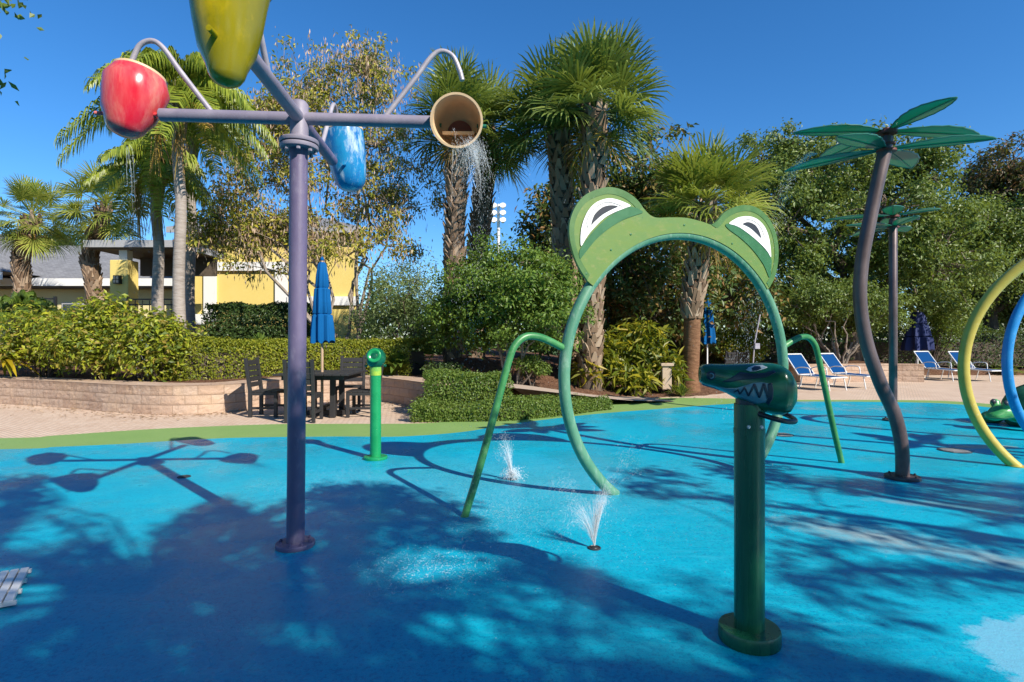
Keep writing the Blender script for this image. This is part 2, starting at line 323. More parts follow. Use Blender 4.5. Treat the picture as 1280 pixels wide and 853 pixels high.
# foliage
M['lf_oak'] = leaf_mat('oak_leaves', [(0.070, 0.121, 0.024), (0.128, 0.188, 0.037), (0.199, 0.265, 0.051), (0.117, 0.166, 0.034)], 0.3)
M['lf_mag'] = leaf_mat('magnolia_leaves', [(0.029, 0.064, 0.015), (0.054, 0.100, 0.021), (0.090, 0.134, 0.030), (0.270, 0.134, 0.045), (0.108, 0.154, 0.030)], 0.15, 0.45, 0.3)
M['lf_red'] = leaf_mat('russet_leaves', [(0.042, 0.063, 0.017), (0.140, 0.070, 0.028), (0.238, 0.105, 0.042), (0.070, 0.084, 0.022)], 0.2)
M['lf_lig'] = leaf_mat('glossy_green_leaves', [(0.061, 0.122, 0.018), (0.112, 0.188, 0.027), (0.193, 0.281, 0.042), (0.121, 0.206, 0.030)], 0.35)
M['lf_grey'] = leaf_mat('grey_green_leaves', [(0.064, 0.110, 0.035), (0.120, 0.175, 0.056), (0.184, 0.239, 0.080)], 0.3)
M['lf_bright'] = leaf_mat('yellow_green_leaves', [(0.171, 0.232, 0.015), (0.300, 0.348, 0.024), (0.461, 0.465, 0.037), (0.230, 0.292, 0.022), (0.378, 0.263, 0.055), (0.127, 0.179, 0.033)], 0.4)
M['lf_hedge'] = leaf_mat('clipped_hedge_leaves', [(0.137, 0.193, 0.015), (0.250, 0.279, 0.023), (0.364, 0.347, 0.032), (0.181, 0.212, 0.018)], 0.35)
M['lf_cover'] = leaf_mat('ground_cover_leaves', [(0.056, 0.116, 0.020), (0.113, 0.185, 0.031), (0.177, 0.246, 0.042)], 0.35)
M['lf_dark'] = leaf_mat('dark_hedge_leaves', [(0.024, 0.053, 0.015), (0.045, 0.083, 0.021), (0.068, 0.112, 0.027)], 0.25)
M['lf_seed'] = leaf_mat('yellowing_tree_leaves', [(0.20, 0.24, 0.03), (0.38, 0.36, 0.04), (0.34, 0.27, 0.07), (0.50, 0.42, 0.04), (0.22, 0.22, 0.04)], 0.35)
M['pods'] = leaf_mat('brown_seed_pods', [(0.24, 0.15, 0.09), (0.40, 0.27, 0.17), (0.52, 0.39, 0.27), (0.34, 0.21, 0.13)], 0.15)
M['lf_sabal'] = leaf_mat('sabal_fronds', [(0.088, 0.141, 0.032), (0.165, 0.222, 0.046), (0.266, 0.302, 0.072), (0.132, 0.181, 0.040)], 0.3, 0.4, 0.45)
M['lf_sabal_y'] = leaf_mat('pale_sabal_fronds', [(0.131, 0.193, 0.029), (0.243, 0.297, 0.043), (0.355, 0.367, 0.072)], 0.35, 0.4, 0.45)
M['lf_queen'] = leaf_mat('queen_palm_fronds', [(0.107, 0.170, 0.020), (0.211, 0.275, 0.030), (0.317, 0.361, 0.041)], 0.35, 0.4, 0.45)
M['lf_dead'] = leaf_mat('dead_fronds', [(0.24, 0.13, 0.05), (0.36, 0.22, 0.08), (0.45, 0.30, 0.05)], 0.3)
M['lf_croton'] = leaf_mat('variegated_croton_leaves', [(0.074, 0.115, 0.012), (0.146, 0.187, 0.016), (0.440, 0.346, 0.016), (0.103, 0.144, 0.014), (0.220, 0.216, 0.016)], 0.35)
M['lf_yel'] = leaf_mat('golden_leaves', [(0.32, 0.24, 0.012), (0.45, 0.33, 0.02), (0.20, 0.20, 0.02)], 0.35)
M['lf_fern'] = leaf_mat('fresh_green_leaves', [(0.060, 0.120, 0.018), (0.108, 0.180, 0.030), (0.168, 0.240, 0.042)], 0.4)
M['boots'] = leaf_mat('palm_boots', [(0.14, 0.09, 0.058), (0.26, 0.18, 0.12), (0.38, 0.285, 0.20), (0.19, 0.125, 0.08)], 0.0, 0.85, 0.1)
M['bark'] = bark_mat('grey_brown_bark', (0.07, 0.05, 0.035), (0.20, 0.155, 0.115)); M['bark_pale'] = bark_mat('pale_bark', (0.17, 0.13, 0.10), (0.36, 0.30, 0.24))
M['palm_grey'] = bark_mat('ringed_palm_bark', (0.22, 0.18, 0.15), (0.38, 0.33, 0.29), (2, 2, 12), 0.4); M['palm_red'] = bark_mat('red_brown_palm_bark', (0.11, 0.05, 0.025), (0.24, 0.125, 0.065), (2, 2, 5), 0.9)
M['palm_core'] = bark_mat('palm_core', (0.07, 0.05, 0.035), (0.15, 0.11, 0.08)); M['twig'] = plain('twigs', (0.075, 0.055, 0.04), 0.9)

# ------------------------------------------------------------------ ground and paving
def sm(t): t = min(1, max(0, t)); return t * t * (3 - 2 * t)
wall_line = [(-24, 15.0), (-18, 13.2), (-14, 12.5), (-10.67, 11.67), (-8.6, 10.9), (-7.4, 10.35), (-6.29, 10.0), (-5.5, 10.12), (-5.05, 10.55), (-4.85, 11.15), (-4.55, 11.85),
             (-3.9, 12.3), (-3.2, 12.3), (-2.65, 11.95), (-2.1, 11.3), (-1.58, 10.6)]
wall_s = spl2(wall_line, 6)
WX = [p[0] for p in wall_s]; WY = [p[1] for p in wall_s]
def wall_y(x): return float(np.interp(x, WX, WY))
front_mid = [(-1.58, 10.3), (-0.6, 11.3), (0.3, 11.9), (1.2, 12.0), (2.0, 12.2), (3.4, 12.95), (4.6, 13.3), (5.6, 14.2), (6.2, 16.0), (6.8, 18.6), (9.2, 19.0)]
FX = [p[0] for p in front_mid]; FY = [p[1] for p in front_mid]
def hz(x, y):
    if x < -1.5:
        d = y - wall_y(x); return -0.05 if d < 0.36 else 0.47 + 0.12 * sm((d - 0.3) / 3)
    if x < 9.2:
        d = y - float(np.interp(x, FX, FY)); A = float(np.interp(x, [-1.5, 0, 1.5, 2.6, 9], [0.47, 0.36, 0.22, 0.06, 0.03]))
        return -0.05 if d < -0.02 else A * sm((d + 0.1) / 0.5) + 0.42 * sm((d - 0.3) / 2.2)
    if x < 13.0: d = y - 18.0; return -0.05 if d < 0 else 0.42 + 0.1 * sm(d / 2)
    d = y - 20.8; return -0.05 if d < 0 else 0.08 + 0.3 * sm(d / 2)
b = MB(); b.add([(-600, -600, -0.12), (600, -600, -0.12), (600, 900, -0.12), (-600, 900, -0.12)], [(0, 1, 2, 3)]); struct('ground', b, M['lawn'])
b = MB(); xs = np.arange(-24, 26.01, 0.22); ys = np.arange(9.4, 27, 0.2)
rg = np.random.default_rng(5)
V = [(x, y, hz(x, y) + (rg.uniform(-0.02, 0.03) if hz(x, y) > 0 else 0)) for y in ys for x in xs]; nx = len(xs)
b.addq(V, [(j * nx + i, j * nx + i + 1, (j + 1) * nx + i + 1, (j + 1) * nx + i) for j in range(len(ys) - 1) for i in range(nx - 1)])
struct('planting_bed', b, M['mulch'], smooth='all')
b = MB(); b.add([(-26, 5, 0.0), (40, 5, 0.0), (40, 21.2, 0.0), (-26, 21.2, 0.0)], [(0, 1, 2, 3)])
struct('paver_patio', b, M['paver'])
pool_px = [(0, 563), (70, 560), (150, 556.5), (280, 549), (420, 547), (500, 547), (580, 541), (640, 531), (740, 519), (840, 511), (900, 506.5), (980, 503), (1140, 504), (1205, 507), (1280, 513)]
pool = [tuple(G(u, v).xy) for u, v in pool_px]
pool = [(-22, 1), (-16, 4.6), (-10.5, 6.5)] + pool + [(12.5, 9.6), (15.5, 6.5), (17, 0)]
pool = spl2(pool, 5)
band_px = [(0, 548.5), (70, 545), (200, 536.5), (340, 531), (420, 530.5), (520, 530), (580, 526), (650, 519), (700, 511), (760, 501), (830, 498), (900, 498.5), (980, 500.3), (1140, 500.8), (1205, 503), (1280, 508)]
band = [(-24, 2), (-17, 5.6), (-11.3, 7.2)] + [tuple(G(u, v).xy) for u, v in band_px] + [(13.2, 10.0), (16.2, 6.8), (18, 0)]
band = spl2(band, 5)
def sheet(pts, z): bb = MB(); P = [(x, y, z) for x, y in pts] + [(20, -14, z), (-24, -14, z)]; bb.add(P, [tuple(range(len(P)))[::-1]]); return bb
struct('rubber_border', sheet(band, 0.006), M['band']); struct('splash_pad', sheet(pool, 0.012), M['pad'])
# walkway that climbs between the low hedge and the mulch
b = MB(); pth = [(3.3, 12.35, 0.02), (2.2, 11.85, 0.10), (1.2, 11.55, 0.24), (0.3, 11.45, 0.36), (-0.5, 11.5, 0.44), (-1.3, 11.9, 0.50)]
P = spline(pth, 5); V = []
for i, p in enumerate(P):
    t = (P[min(i + 1, len(P) - 1)] - P[max(i - 1, 0)]).normalized(); n = Vector((-t.y, t.x, 0)); V += [p - n * 0.55, p + n * 0.45, p + n * 0.45 - Vector((0, 0, 0.6)), p - n * 0.55 - Vector((0, 0, 0.6))]
b.add(V, [(i * 4, i * 4 + 1, i * 4 + 5, i * 4 + 4) for i in range(len(P) - 1)] + [(i * 4 + 3, i * 4, i * 4 + 4, i * 4 + 7) for i in range(len(P) - 1)])
struct('walkway', b, plain('pale_walkway', (0.40, 0.31, 0.24), 0.85))

# ------------------------------------------------------------------ retaining walls
def block_wall(name, line, h, th, label, seed=0, courses=3):
    rng = np.random.default_rng(seed); L = [0.0]
    for i in range(1, len(line)): L.append(L[-1] + math.dist(line[i], line[i - 1]))
    n = int(L[-1] / 0.07); me = MB(); uvs = []
    rows = [0.0, 0.04, 0.08, 0.12, 0.165, 0.21, 0.25, 0.29, 0.335, 0.38, 0.42, 0.46, h]; rows = [r for r in rows if r < h] + [h]
    V = []; UV = []
    for i in range(n + 1):
        s = L[-1] * i / n; x = np.interp(s, L, [p[0] for p in line]); y = np.interp(s, L, [p[1] for p in line])
        x2 = np.interp(min(s + 0.05, L[-1]), L, [p[0] for p in line]) - np.interp(max(s - 0.05, 0), L, [p[0] for p in line]); y2 = np.interp(min(s + 0.05, L[-1]), L, [p[1] for p in line]) - np.interp(max(s - 0.05, 0), L, [p[1] for p in line])
        d = math.hypot(x2, y2); nxx, nyy = y2 / d, -x2 / d      # outward (towards the patio)
        for r in rows:
            j = 0 if r in (0.165, 0.335) else rng.uniform(0.0, 0.011)
            if r == h: j = 0.02
            V.append((x + nxx * j, y + nyy * j, r)); UV.append((s, r))
        V.append((x - nxx * th, y - nyy * th, h)); UV.append((s, h + th)); V.append((x - nxx * th, y - nyy * th, 0)); UV.append((s, h + th + h))
    k = len(rows) + 2
    F = [(i * k + j, (i + 1) * k + j, (i + 1) * k + j + 1, i * k + j + 1) for i in range(n) for j in range(k - 1)] + [tuple(range(k))[::-1], tuple(n * k + j for j in range(k))]
    me.add(V, F); o = obj(name, me, M['block'])
    ul = o.data.uv_layers.new(name='UVMap')
    for p in o.data.polygons:
        for li in p.loop_indices: ul.data[li].uv = UV[o.data.loops[li].vertex_index]
    return tag(o, label, 'wall')
block_wall('retaining_wall', wall_s, 0.52, 0.62, 'long curved tan block retaining wall wrapping behind the dining table', 1)
block_wall('retaining_wall', [(8.9, 17.3), (10.6, 17.7), (12.2, 17.85), (12.95, 17.6)], 0.56, 0.3, 'short tan block wall behind the blue loungers', 2)

# ------------------------------------------------------------------ buildings
def hip_roof(bb, x0, x1, y0, y1, z, h, ov=0.5, m=0):
    x0 -= ov; x1 += ov; y0 -= ov; y1 += ov; w = min(x1 - x0, y1 - y0) / 2; ym = (y0 + y1) / 2
    V = [(x0, y0, z), (x1, y0, z), (x1, y1, z), (x0, y1, z), (x0 + w, ym, z + h), (x1 - w, ym, z + h)]
    bb.add(V, [(0, 1, 5, 4), (1, 2, 5), (2, 3, 4, 5), (3, 0, 4), (3, 2, 1, 0)], m)
B = thing('yellow_building', (-9.3, 23, 0.3), 'bright yellow stucco building with white trim panels behind the yellowing tree', 'building')
YB = 21.5; FOOT = [(-12.65, YB), (-5.92, YB), (-7.55, 27.5), (-12.65, 27.5)]
bb = MB(); bb.prism(FOOT, 0.3, 5.45, lambda x, y, t: Vector((x, y, t))); obj('wall', bb, M['yellow_wall'], B)
def trimbox(u0, v0, u1, v1, d): a, c = at(u0, v0, YB), at(u1, v1, YB); bb = MB(); bb.box(((a.x + c.x) / 2, YB - d / 2 + 0.003, (a.z + c.z) / 2), (abs(c.x - a.x), d, abs(a.z - c.z))); return bb
for q in ((256, 329, 271, 402), (345, 339.2, 360, 392), (232, 300, 238, 392)): obj('pilaster', trimbox(*q, 0.10), M['white_trim'], B)
obj('trim', trimbox(271.2, 328, 360, 339, 0.12), M['white_trim'], B); obj('trim', trimbox(229, 393, 255.8, 406, 0.12), M['white_trim'], B); obj('sill_band', trimbox(360.4, 371, 446, 382, 0.14), M['white_trim'], B)
tr = MB(); ez = 5.45; RP = [(-13.0, YB - 0.4), (-5.7, YB - 0.4), (-7.4, 27.9), (-13.0, 27.9)]; V = [(x, y, ez) for x, y in RP] + [(x, y, ez + 0.14) for x, y in RP] + [(-10.2, 24.6, ez + 1.3), (-8.6, 24.6, ez + 1.3)]
tr.add(V, [(3, 2, 1, 0), (0, 1, 5, 4), (1, 2, 6, 5), (2, 3, 7, 6), (3, 0, 4, 7), (4, 5, 9, 8), (5, 6, 9), (6, 7, 8, 9), (7, 4, 8)]); obj('roof', tr, M['shingle'], B)
tr = MB(); tr.box((-9.35, YB - 0.43, ez + 0.02), (7.3, 0.05, 0.22)); obj('fascia', tr, M['grey_fascia'], B)

B2 = thing('low_building', (-20, 25, 0.3), 'long low pale yellow building with grey shingle roof at far left', 'building')
bb = MB(); bb.box((-20.5, 27, 1.9), (17, 8, 3.4)); obj('wall', bb, M['cream_wall'], B2)
bb = MB(); hip_roof(bb, -29, -12, 23, 31, 3.75, 2.1, 0.6); hip_roof(bb, -34, -19.6, 21.5, 29, 3.9, 2.3, 0.5); obj('roof', bb, M['shingle'], B2)
bb = MB(); bb.box((-20.4, 22.37, 3.62), (18.2, 0.08, 0.3)); bb.box((-26.5, 20.97, 3.72), (14.8, 0.06, 0.3)); obj('fascia', bb, M['white_trim'], B2)
bb = MB(); bb.box((-20.4, 22.7, 3.42), (17.6, 0.6, 0.05)); obj('soffit', bb, M['soffit'], B2)
for x in (-22.6, -20.8, -18.0): 
    w = MB(); w.box((x, 22.97, 2.3), (0.9, 0.06, 1.1)); f = obj('window', w, M['grey_fascia'], B2); w = MB(); w.box((x, 22.93, 2.3), (0.76, 0.03, 0.95)); obj('pane', w, plain('dark_glass', (0.03, 0.04, 0.05), 0.1), f)

B3 = thing('entry_portico', (-12, 17.8, 0.5), 'flat roofed portico with yellow column and small lantern left of tall palms', 'portico')
bb = MB(); bb.box((-11.75, 18.6, 4.30), (3.0, 2.6, 0.22)); obj('roof', bb, M['grey_fascia'], B3)
bb = MB(); bb.box((-11.75, 18.6, 4.17), (2.8, 2.4, 0.04)); bb.box((-11.6, 19.5, 3.85), (2.6, 0.15, 0.62)); obj('soffit', bb, M['soffit'], B3)
col = MB(); a = at(137, 400, 17.5); c = at(160, 325, 17.5); col.box(((a.x + c.x) / 2, 17.75, 2.15), (c.x - a.x, 0.5, 3.35)); co_ = obj('column', col, M['yellow_wall'], B3, bevel=0.02)
col = MB(); col.box(((a.x + c.x) / 2 + .05, 17.75, 4.0), (0.26, 0.26, 0.36)); obj('white_post', col, M['white_trim'], B3)
col = MB(); col.box(((a.x + c.x) / 2, 17.44, 3.2), (0.2, 0.12, 0.26)); la = obj('lantern', col, M['black_iron'], B3)
col = MB(); [col.box(((a.x + c.x) / 2 + dx, 17.37, 3.2 + dz), (0.06, 0.02, 0.09)) for dx in (-0.045, 0.045) for dz in (-0.055, 0.055)]; obj('pane', col, M['cream_in'], la)

def picket_fence(name, p0, p1, z0, h, label, cat='fence', step=0.11, posts=3):
    p0, p1 = Vector(p0), Vector(p1); t = thing(name, (p0.x, p0.y, z0), label, cat); L = (p1 - p0).length; d = (p1 - p0) / L
    bb = MB(); n = int(L / step)
    for i in range(1, n): q = p0 + d * (L * i / n); bb.bar((q.x, q.y, z0 + 0.08), (q.x, q.y, z0 + h - 0.03), 0.018, 0.018)
    obj('pickets', bb, M['black_iron'], t)
    for zz in (0.12, h - 0.16, h): bb = MB(); bb.bar((p0.x, p0.y, z0 + zz), (p1.x, p1.y, z0 + zz), 0.035, 0.035); obj('rail', bb, M['black_iron'], t)
    for i in range(posts): bb = MB(); q = p0 + d * (L * i / (posts - 1)); bb.bar((q.x, q.y, z0 - .1), (q.x, q.y, z0 + h + 0.06), 0.06, 0.06); obj('post', bb, M['black_iron'], t)
    return t
a = at(160, 400, 16.5); c = at(232, 400, 16.5)
picket_fence('iron_gate', (a.x, 16.5, 0), (c.x, 16.5, 0), 0.9, 1.62, 'black iron picket gate between yellow column and palm trunk', 'gate', 0.19, 2)
picket_fence('iron_fence', (-17, 14.6, 0), (-12.15, 14.9, 0), 1.3, 1.12, 'black iron railing fence above the leafy shrubs at far left', 'fence', 0.4, 3)
picket_fence('iron_fence', (10.5, 23.5, 0), (24, 22.6, 0), 0.3, 1.25, 'black iron picket fence along dark shrubs behind the loungers', 'fence', 0.12, 6)

# ------------------------------------------------------------------ foliage tools
def nrm(a): return a / (np.linalg.norm(a, axis=1, keepdims=True) + 1e-9)
def leaves(bb, P, out, L, Wd, rng, up=0.5, outw=0.75, jit=0.55, droop=0.15, m=0):
    """One folded four-point leaf per row of P."""
    n = len(P); Z = np.array([0, 0, 1.0])
    Nn = nrm(out * outw + Z * up + rng.normal(0, jit, (n, 3)))
    D = nrm(np.cross(Nn, rng.normal(0, 1, (n, 3)))); S = np.cross(Nn, D)
    l = (L * rng.uniform(0.45, 1.35, n))[:, None]; w = (Wd * rng.uniform(0.7, 1.2, n))[:, None]
    tip = P + D * l - Z * droop * l; mid = P + D * l * 0.45
    V = np.stack([P, mid + S * w * 0.5 + Nn * w * 0.18, tip, mid - S * w * 0.5 + Nn * w * 0.18], 1).reshape(-1, 3)
    bb.addq(V, np.arange(4 * n).reshape(-1, 4), m)
def ell_points(n, c, r, rng, shell=0.5):
    d = nrm(rng.normal(0, 1, (n, 3))); rad = rng.uniform(0, 1, n) ** shell
    return np.array(c) + d * rad[:, None] * np.array(r), d
def branch(bb, a, b_, r0, r1, rng, n=5, wob=0.12, segs=6):
    a, b_ = Vector(a), Vector(b_); L = (b_ - a).length; P = []
    for i in range(n + 1):
        t = i / n; q = a.lerp(b_, t); k = wob * L * math.sin(math.pi * t) * 0.5
        P.append(q + Vector((rng.normal(0, k), rng.normal(0, k), rng.normal(0, k * 0.6) + 0.10 * L * math.sin(math.pi * t))))
    bb.tube(P, [r0 + (r1 - r0) * i / n for i in range(n + 1)], segs, caps=False); return P
def broad_tree(name, base, label, ells, nclump, per, cr, L, Wd, leaf, bark='bark', tr=0.18, fork=1.2, nlimb=6, seed=0, stems=1, group=None, cat='tree', up=0.5, extra=None, shell=0.45, twigs=True, flat=0.7, splay=0.25):
    rng = np.random.default_rng(seed); base = Vector(base); t = thing(name, base, label, cat, group)
    wts = np.array([e[1][0] * e[1][1] * e[1][2] for e in ells]) ** 0.7; wts = wts / wts.sum(); CL = []; OD = []
    for (c, r), w in zip(ells, wts):
        p, d = ell_points(max(3, int(nclump * w)), c, r, rng, shell); CL.append(p); OD.append(d)
    CL = np.concatenate(CL); OD = np.concatenate(OD)
    ok = CL[:, 2] > base.z + 0.15; CL, OD = CL[ok], OD[ok]
    # limbs: k-means style centres
    K = nlimb; cen = CL[rng.choice(len(CL), K, replace=False)]
    for _ in range(6):
        lab = np.argmin(((CL[:, None] - cen[None]) ** 2).sum(2), 1)
        for k in range(K):
            if (lab == k).any(): cen[k] = CL[lab == k].mean(0)
    tb = MB(); forks = []
    for s in range(stems):
        a = 2 * math.pi * s / stems + rng.uniform(0, 1); off = Vector((math.cos(a), math.sin(a), 0)) * (0.0 if stems == 1 else tr * 1.6)
        top = base + off * (1 + splay * 6 if stems > 1 else 1) + Vector((rng.normal(0, .05), rng.normal(0, .05), fork))
        P = branch(tb, base + off - Vector((0, 0, 0.15)), top, tr * (1.15 if stems == 1 else 0.8), tr * 0.75 * (1 if stems == 1 else 0.8), rng, 5, 0.05, 9); forks.append(P[-1])
    limbs = []
    for k in range(K):
        f = min(forks, key=lambda q: (q - Vector(cen[k])).length); P = branch(tb, f, cen[k], tr * 0.5, tr * 0.16, rng, 6, 0.14, 6); limbs.append(P)
    if twigs:
        for i, p in enumerate(CL):
            P = limbs[lab[i]]; q = min(P[2:], key=lambda q: (q - Vector(p)).length)
            branch(tb, q, p, tr * 0.13, tr * 0.035, rng, 3, 0.15, 4)
    obj('trunk', tb, M[bark], t, smooth=True)
    cb = MB(); sc = rng.uniform(0.6, 1.35, len(CL)); cnt = np.maximum(3, (per * sc ** 2).astype(int)); idx = np.repeat(np.arange(len(CL)), cnt)
    off = rng.normal(0, 1, (len(idx), 3)) * (cr * sc[idx])[:, None] * np.array([0.6, 0.6, 0.6 * flat])
    P = CL[idx] + off; out = nrm(off + OD[idx] * 0.4 * cr)
    leaves(cb, P, out, L, Wd, rng, up=up)
    if extra: extra(cb, CL, OD, rng, tb)
    obj('crown', cb, [M[leaf], M['pods']], t)
    return t
def shrub(name, base, label, c, r, n, L, Wd, leaf, seed=0, cat='shrub', lumps=9, group=None, up=0.5, stem='twig'):
    """A low bush: stems from the ground and lumpy leaf masses."""
    rng = np.random.default_rng(seed); base = Vector(base); t = thing(name, base, label, cat, group); sb = MB(); fb = MB()
    c = np.array(c); r = np.array(r); d = nrm(rng.normal(0, 1, (lumps, 3))); lc = c + d * r * rng.uniform(0.35, 0.75, (lumps, 1)); lr = r * rng.uniform(0.38, 0.58, (lumps, 1))
    for i in range(lumps): branch(sb, base + Vector((rng.normal(0, .1), rng.normal(0, .1), -0.08)), lc[i], 0.025, 0.008, rng, 4, 0.1, 5)
    k = rng.integers(0, lumps, n); d = nrm(rng.normal(0, 1, (n, 3))); rad = rng.uniform(0.25, 1.08, n) ** 0.6
    P = lc[k] + d * lr[k] * rad[:, None]; ok = P[:, 2] > base.z + 0.04; leaves(fb, P[ok], d[ok], L, Wd, rng, up=up)
    obj('stems', sb, M[stem], t, smooth=True); obj('foliage', fb, M[leaf], t); return t
def hedge(name, line, w, z0, z1, n, L, Wd, leaf, label, seed=0, rough=0.05, cat='hedge', taper=0.0):
    rng = np.random.default_rng(seed); line = spl2(line, 5); t = thing(name, (line[len(line) // 2][0], line[len(line) // 2][1], z0), label, cat)
    S = [0.0]
    for i in range(1, len(line)): S.append(S[-1] + math.dist(line[i], line[i - 1]))
    lx = [p[0] for p in line]; ly = [p[1] for p in line]
    def fr(s):
        x = np.interp(s, S, lx); y = np.interp(s, S, ly); e = 0.05; dx = np.interp(s + e, S, lx) - np.interp(s - e, S, lx); dy = np.interp(s + e, S, ly) - np.interp(s - e, S, ly)
        m = np.hypot(dx, dy) + 1e-9; return x, y, -dy / m, dx / m, dx / m, dy / m
    s = rng.uniform(-0.1, S[-1] + 0.1, n); q = rng.uniform(0, 1, n); hh = z1 - z0
    face = rng.choice(3, n, p=[0.42, 0.36, 0.22]); a = rng.uniform(-1, 1, n); dep = np.abs(rng.normal(0, 0.05, n))
    lat = np.where(face == 0, a * w / 2, np.where(face == 1, -w / 2 + dep, w / 2 - dep)); hgt = np.where(face == 0, hh - dep, q * hh)
    wob = 0.5 * np.sin(s * 2.3 + seed) + 0.35 * np.sin(s * 5.1 + 1.3 * seed) + 0.4 * np.sin(lat * 6 + s * 3)
    hgt = hgt + wob * rough * (hgt / hh); rc = np.clip((hgt / hh - 0.7) / 0.3, 0, 1); lat = lat * (1 - 0.22 * rc ** 2) * (1 + wob * rough)
    hgt = hgt * (1 - taper * (s / S[-1]))
    x, y, nx_, ny_, tx, ty = fr(np.clip(s, 0, S[-1])); e = s - np.clip(s, 0, S[-1])
    P = np.stack([x + nx_ * lat + tx * e, y + ny_ * lat + ty * e, z0 + hgt], 1)
    out = np.stack([nx_ * np.sign(lat) * (face > 0), ny_ * np.sign(lat) * (face > 0), (face == 0) * 1.0], 1)
    fb = MB(); leaves(fb, P + rng.normal(0, 0.02, P.shape), out, L, Wd, rng, up=0.35, outw=0.9, jit=0.75); obj('foliage', fb, M[leaf], t)
    cb = MB(); m = 24; V = []
    for i in range(m + 1):
        ss = 0.05 + (S[-1] - 0.1) * i / m; x, y, a1, a2, _, _ = fr(ss); zt = z0 + (hh * 0.66) * (1 - taper * ss / S[-1])
        for l_, z in ((-0.34, z0), (-0.30, zt), (0.30, zt), (0.34, z0)): V.append((x + a1 * l_ * w, y + a2 * l_ * w, z))
    cb.add(V, [(i * 4 + j, i * 4 + j + 1, i * 4 + j + 5, i * 4 + j + 4) for i in range(m) for j in range(3)] + [(3, 2, 1, 0), (m * 4, m * 4 + 1, m * 4 + 2, m * 4 + 3)])
    obj('stems', cb, M['twig'], t); return t
def rosette(name, base, label, n, L, Wd, leaf, seed=0, el=(15, 75), droop=0.5, cat='plant', group=None, parts=6):
    """Arching strap leaves out of one point."""
    rng = np.random.default_rng(seed); base = Vector(base); t = thing(name, base, label, cat, group); fb = MB()
    for i in range(n):
        a = rng.uniform(0, 6.283); e = R(rng.uniform(*el)); l = L * rng.uniform(0.65, 1.15); d = Vector((math.cos(a) * math.cos(e), math.sin(a) * math.cos(e), math.sin(e))); s = Vector((-math.sin(a), math.cos(a), 0)); V = []
        for k in range(parts + 1):
            u = k / parts; p = base + d * l * u - Vector((0, 0, droop * l * u * u)); w = Wd * math.sin(math.pi * (0.12 + 0.86 * u)) * 0.5; V += [p - s * w + Vector((0, 0, w * 0.3)), p, p + s * w + Vector((0, 0, w * 0.3))]
        fb.add(V, [(k * 3 + j, k * 3 + j + 1, k * 3 + j + 4, k * 3 + j + 3) for k in range(parts) for j in (0, 1)])
    obj('leaves', fb, M[leaf], t, smooth='all')
    sb = MB(); sb.tube([base - Vector((0, 0, 0.12)), base + Vector((0, 0, 0.1))], [0.05, 0.03], 7); obj('stem', sb, M['twig'], t); return t

def fan_leaf(bb, p, az, el, pl, FR, rng, m=0, mp=None, nseg=32, droop=0.35):
    d = Vector((math.cos(az) * math.cos(el), math.sin(az) * math.cos(el), math.sin(el))); hub = p + d * pl - Vector((0, 0, 0.12 * pl * pl))
    q = [p, p + d * pl * 0.5 - Vector((0, 0, 0.03 * pl * pl)), hub]; bb.tube(q, [0.022, 0.016, 0.011], 4, m if mp is None else mp, caps=False)
    f = (hub - q[1]).normalized(); r = f.cross(Vector((0, 0, 1))); r = r.normalized() if r.length > 0.05 else Vector((1, 0, 0)); u = r.cross(f)
    roll = rng.normal(0, 0.35); r, u = r * math.cos(roll) + u * math.sin(roll), u * math.cos(roll) - r * math.sin(roll); V = []; F = []; Z = Vector((0, 0, 1))
    for i in range(nseg):
        a = R(-128 + 256 * i / (nseg - 1)) + rng.normal(0, 0.02); dr = f * math.cos(a) + r * math.sin(a) + u * (0.28 * abs(math.sin(a)) + rng.normal(0, 0.05)); dr.normalize()
        l = FR * (1.0 - 0.28 * (abs(a) / 2.2) ** 2) * rng.uniform(0.9, 1.06); w = FR * 0.027; sd = (f * -math.sin(a) + r * math.cos(a)).normalized()
        h0 = hub + f * (0.10 * FR * (1 - abs(a) / 2.2)); m1 = h0 + dr * l * 0.5 - Z * l * droop * 0.10; m2 = h0 + dr * l * 0.8 - Z * l * droop * 0.34; tp = h0 + dr * l * 0.98 - Z * l * droop * (0.75 + rng.uniform(0, 0.35))
        o = len(V); V += [h0 - sd * w * 0.15, h0 + sd * w * 0.15, m1 + sd * w, m2 + sd * w * 0.55, tp, m2 - sd * w * 0.55, m1 - sd * w]
        F += [(o, o + 1, o + 2, o + 6), (o + 6, o + 2, o + 3, o + 5), (o + 5, o + 3, o + 4)]
    bb.add(V, F, m)
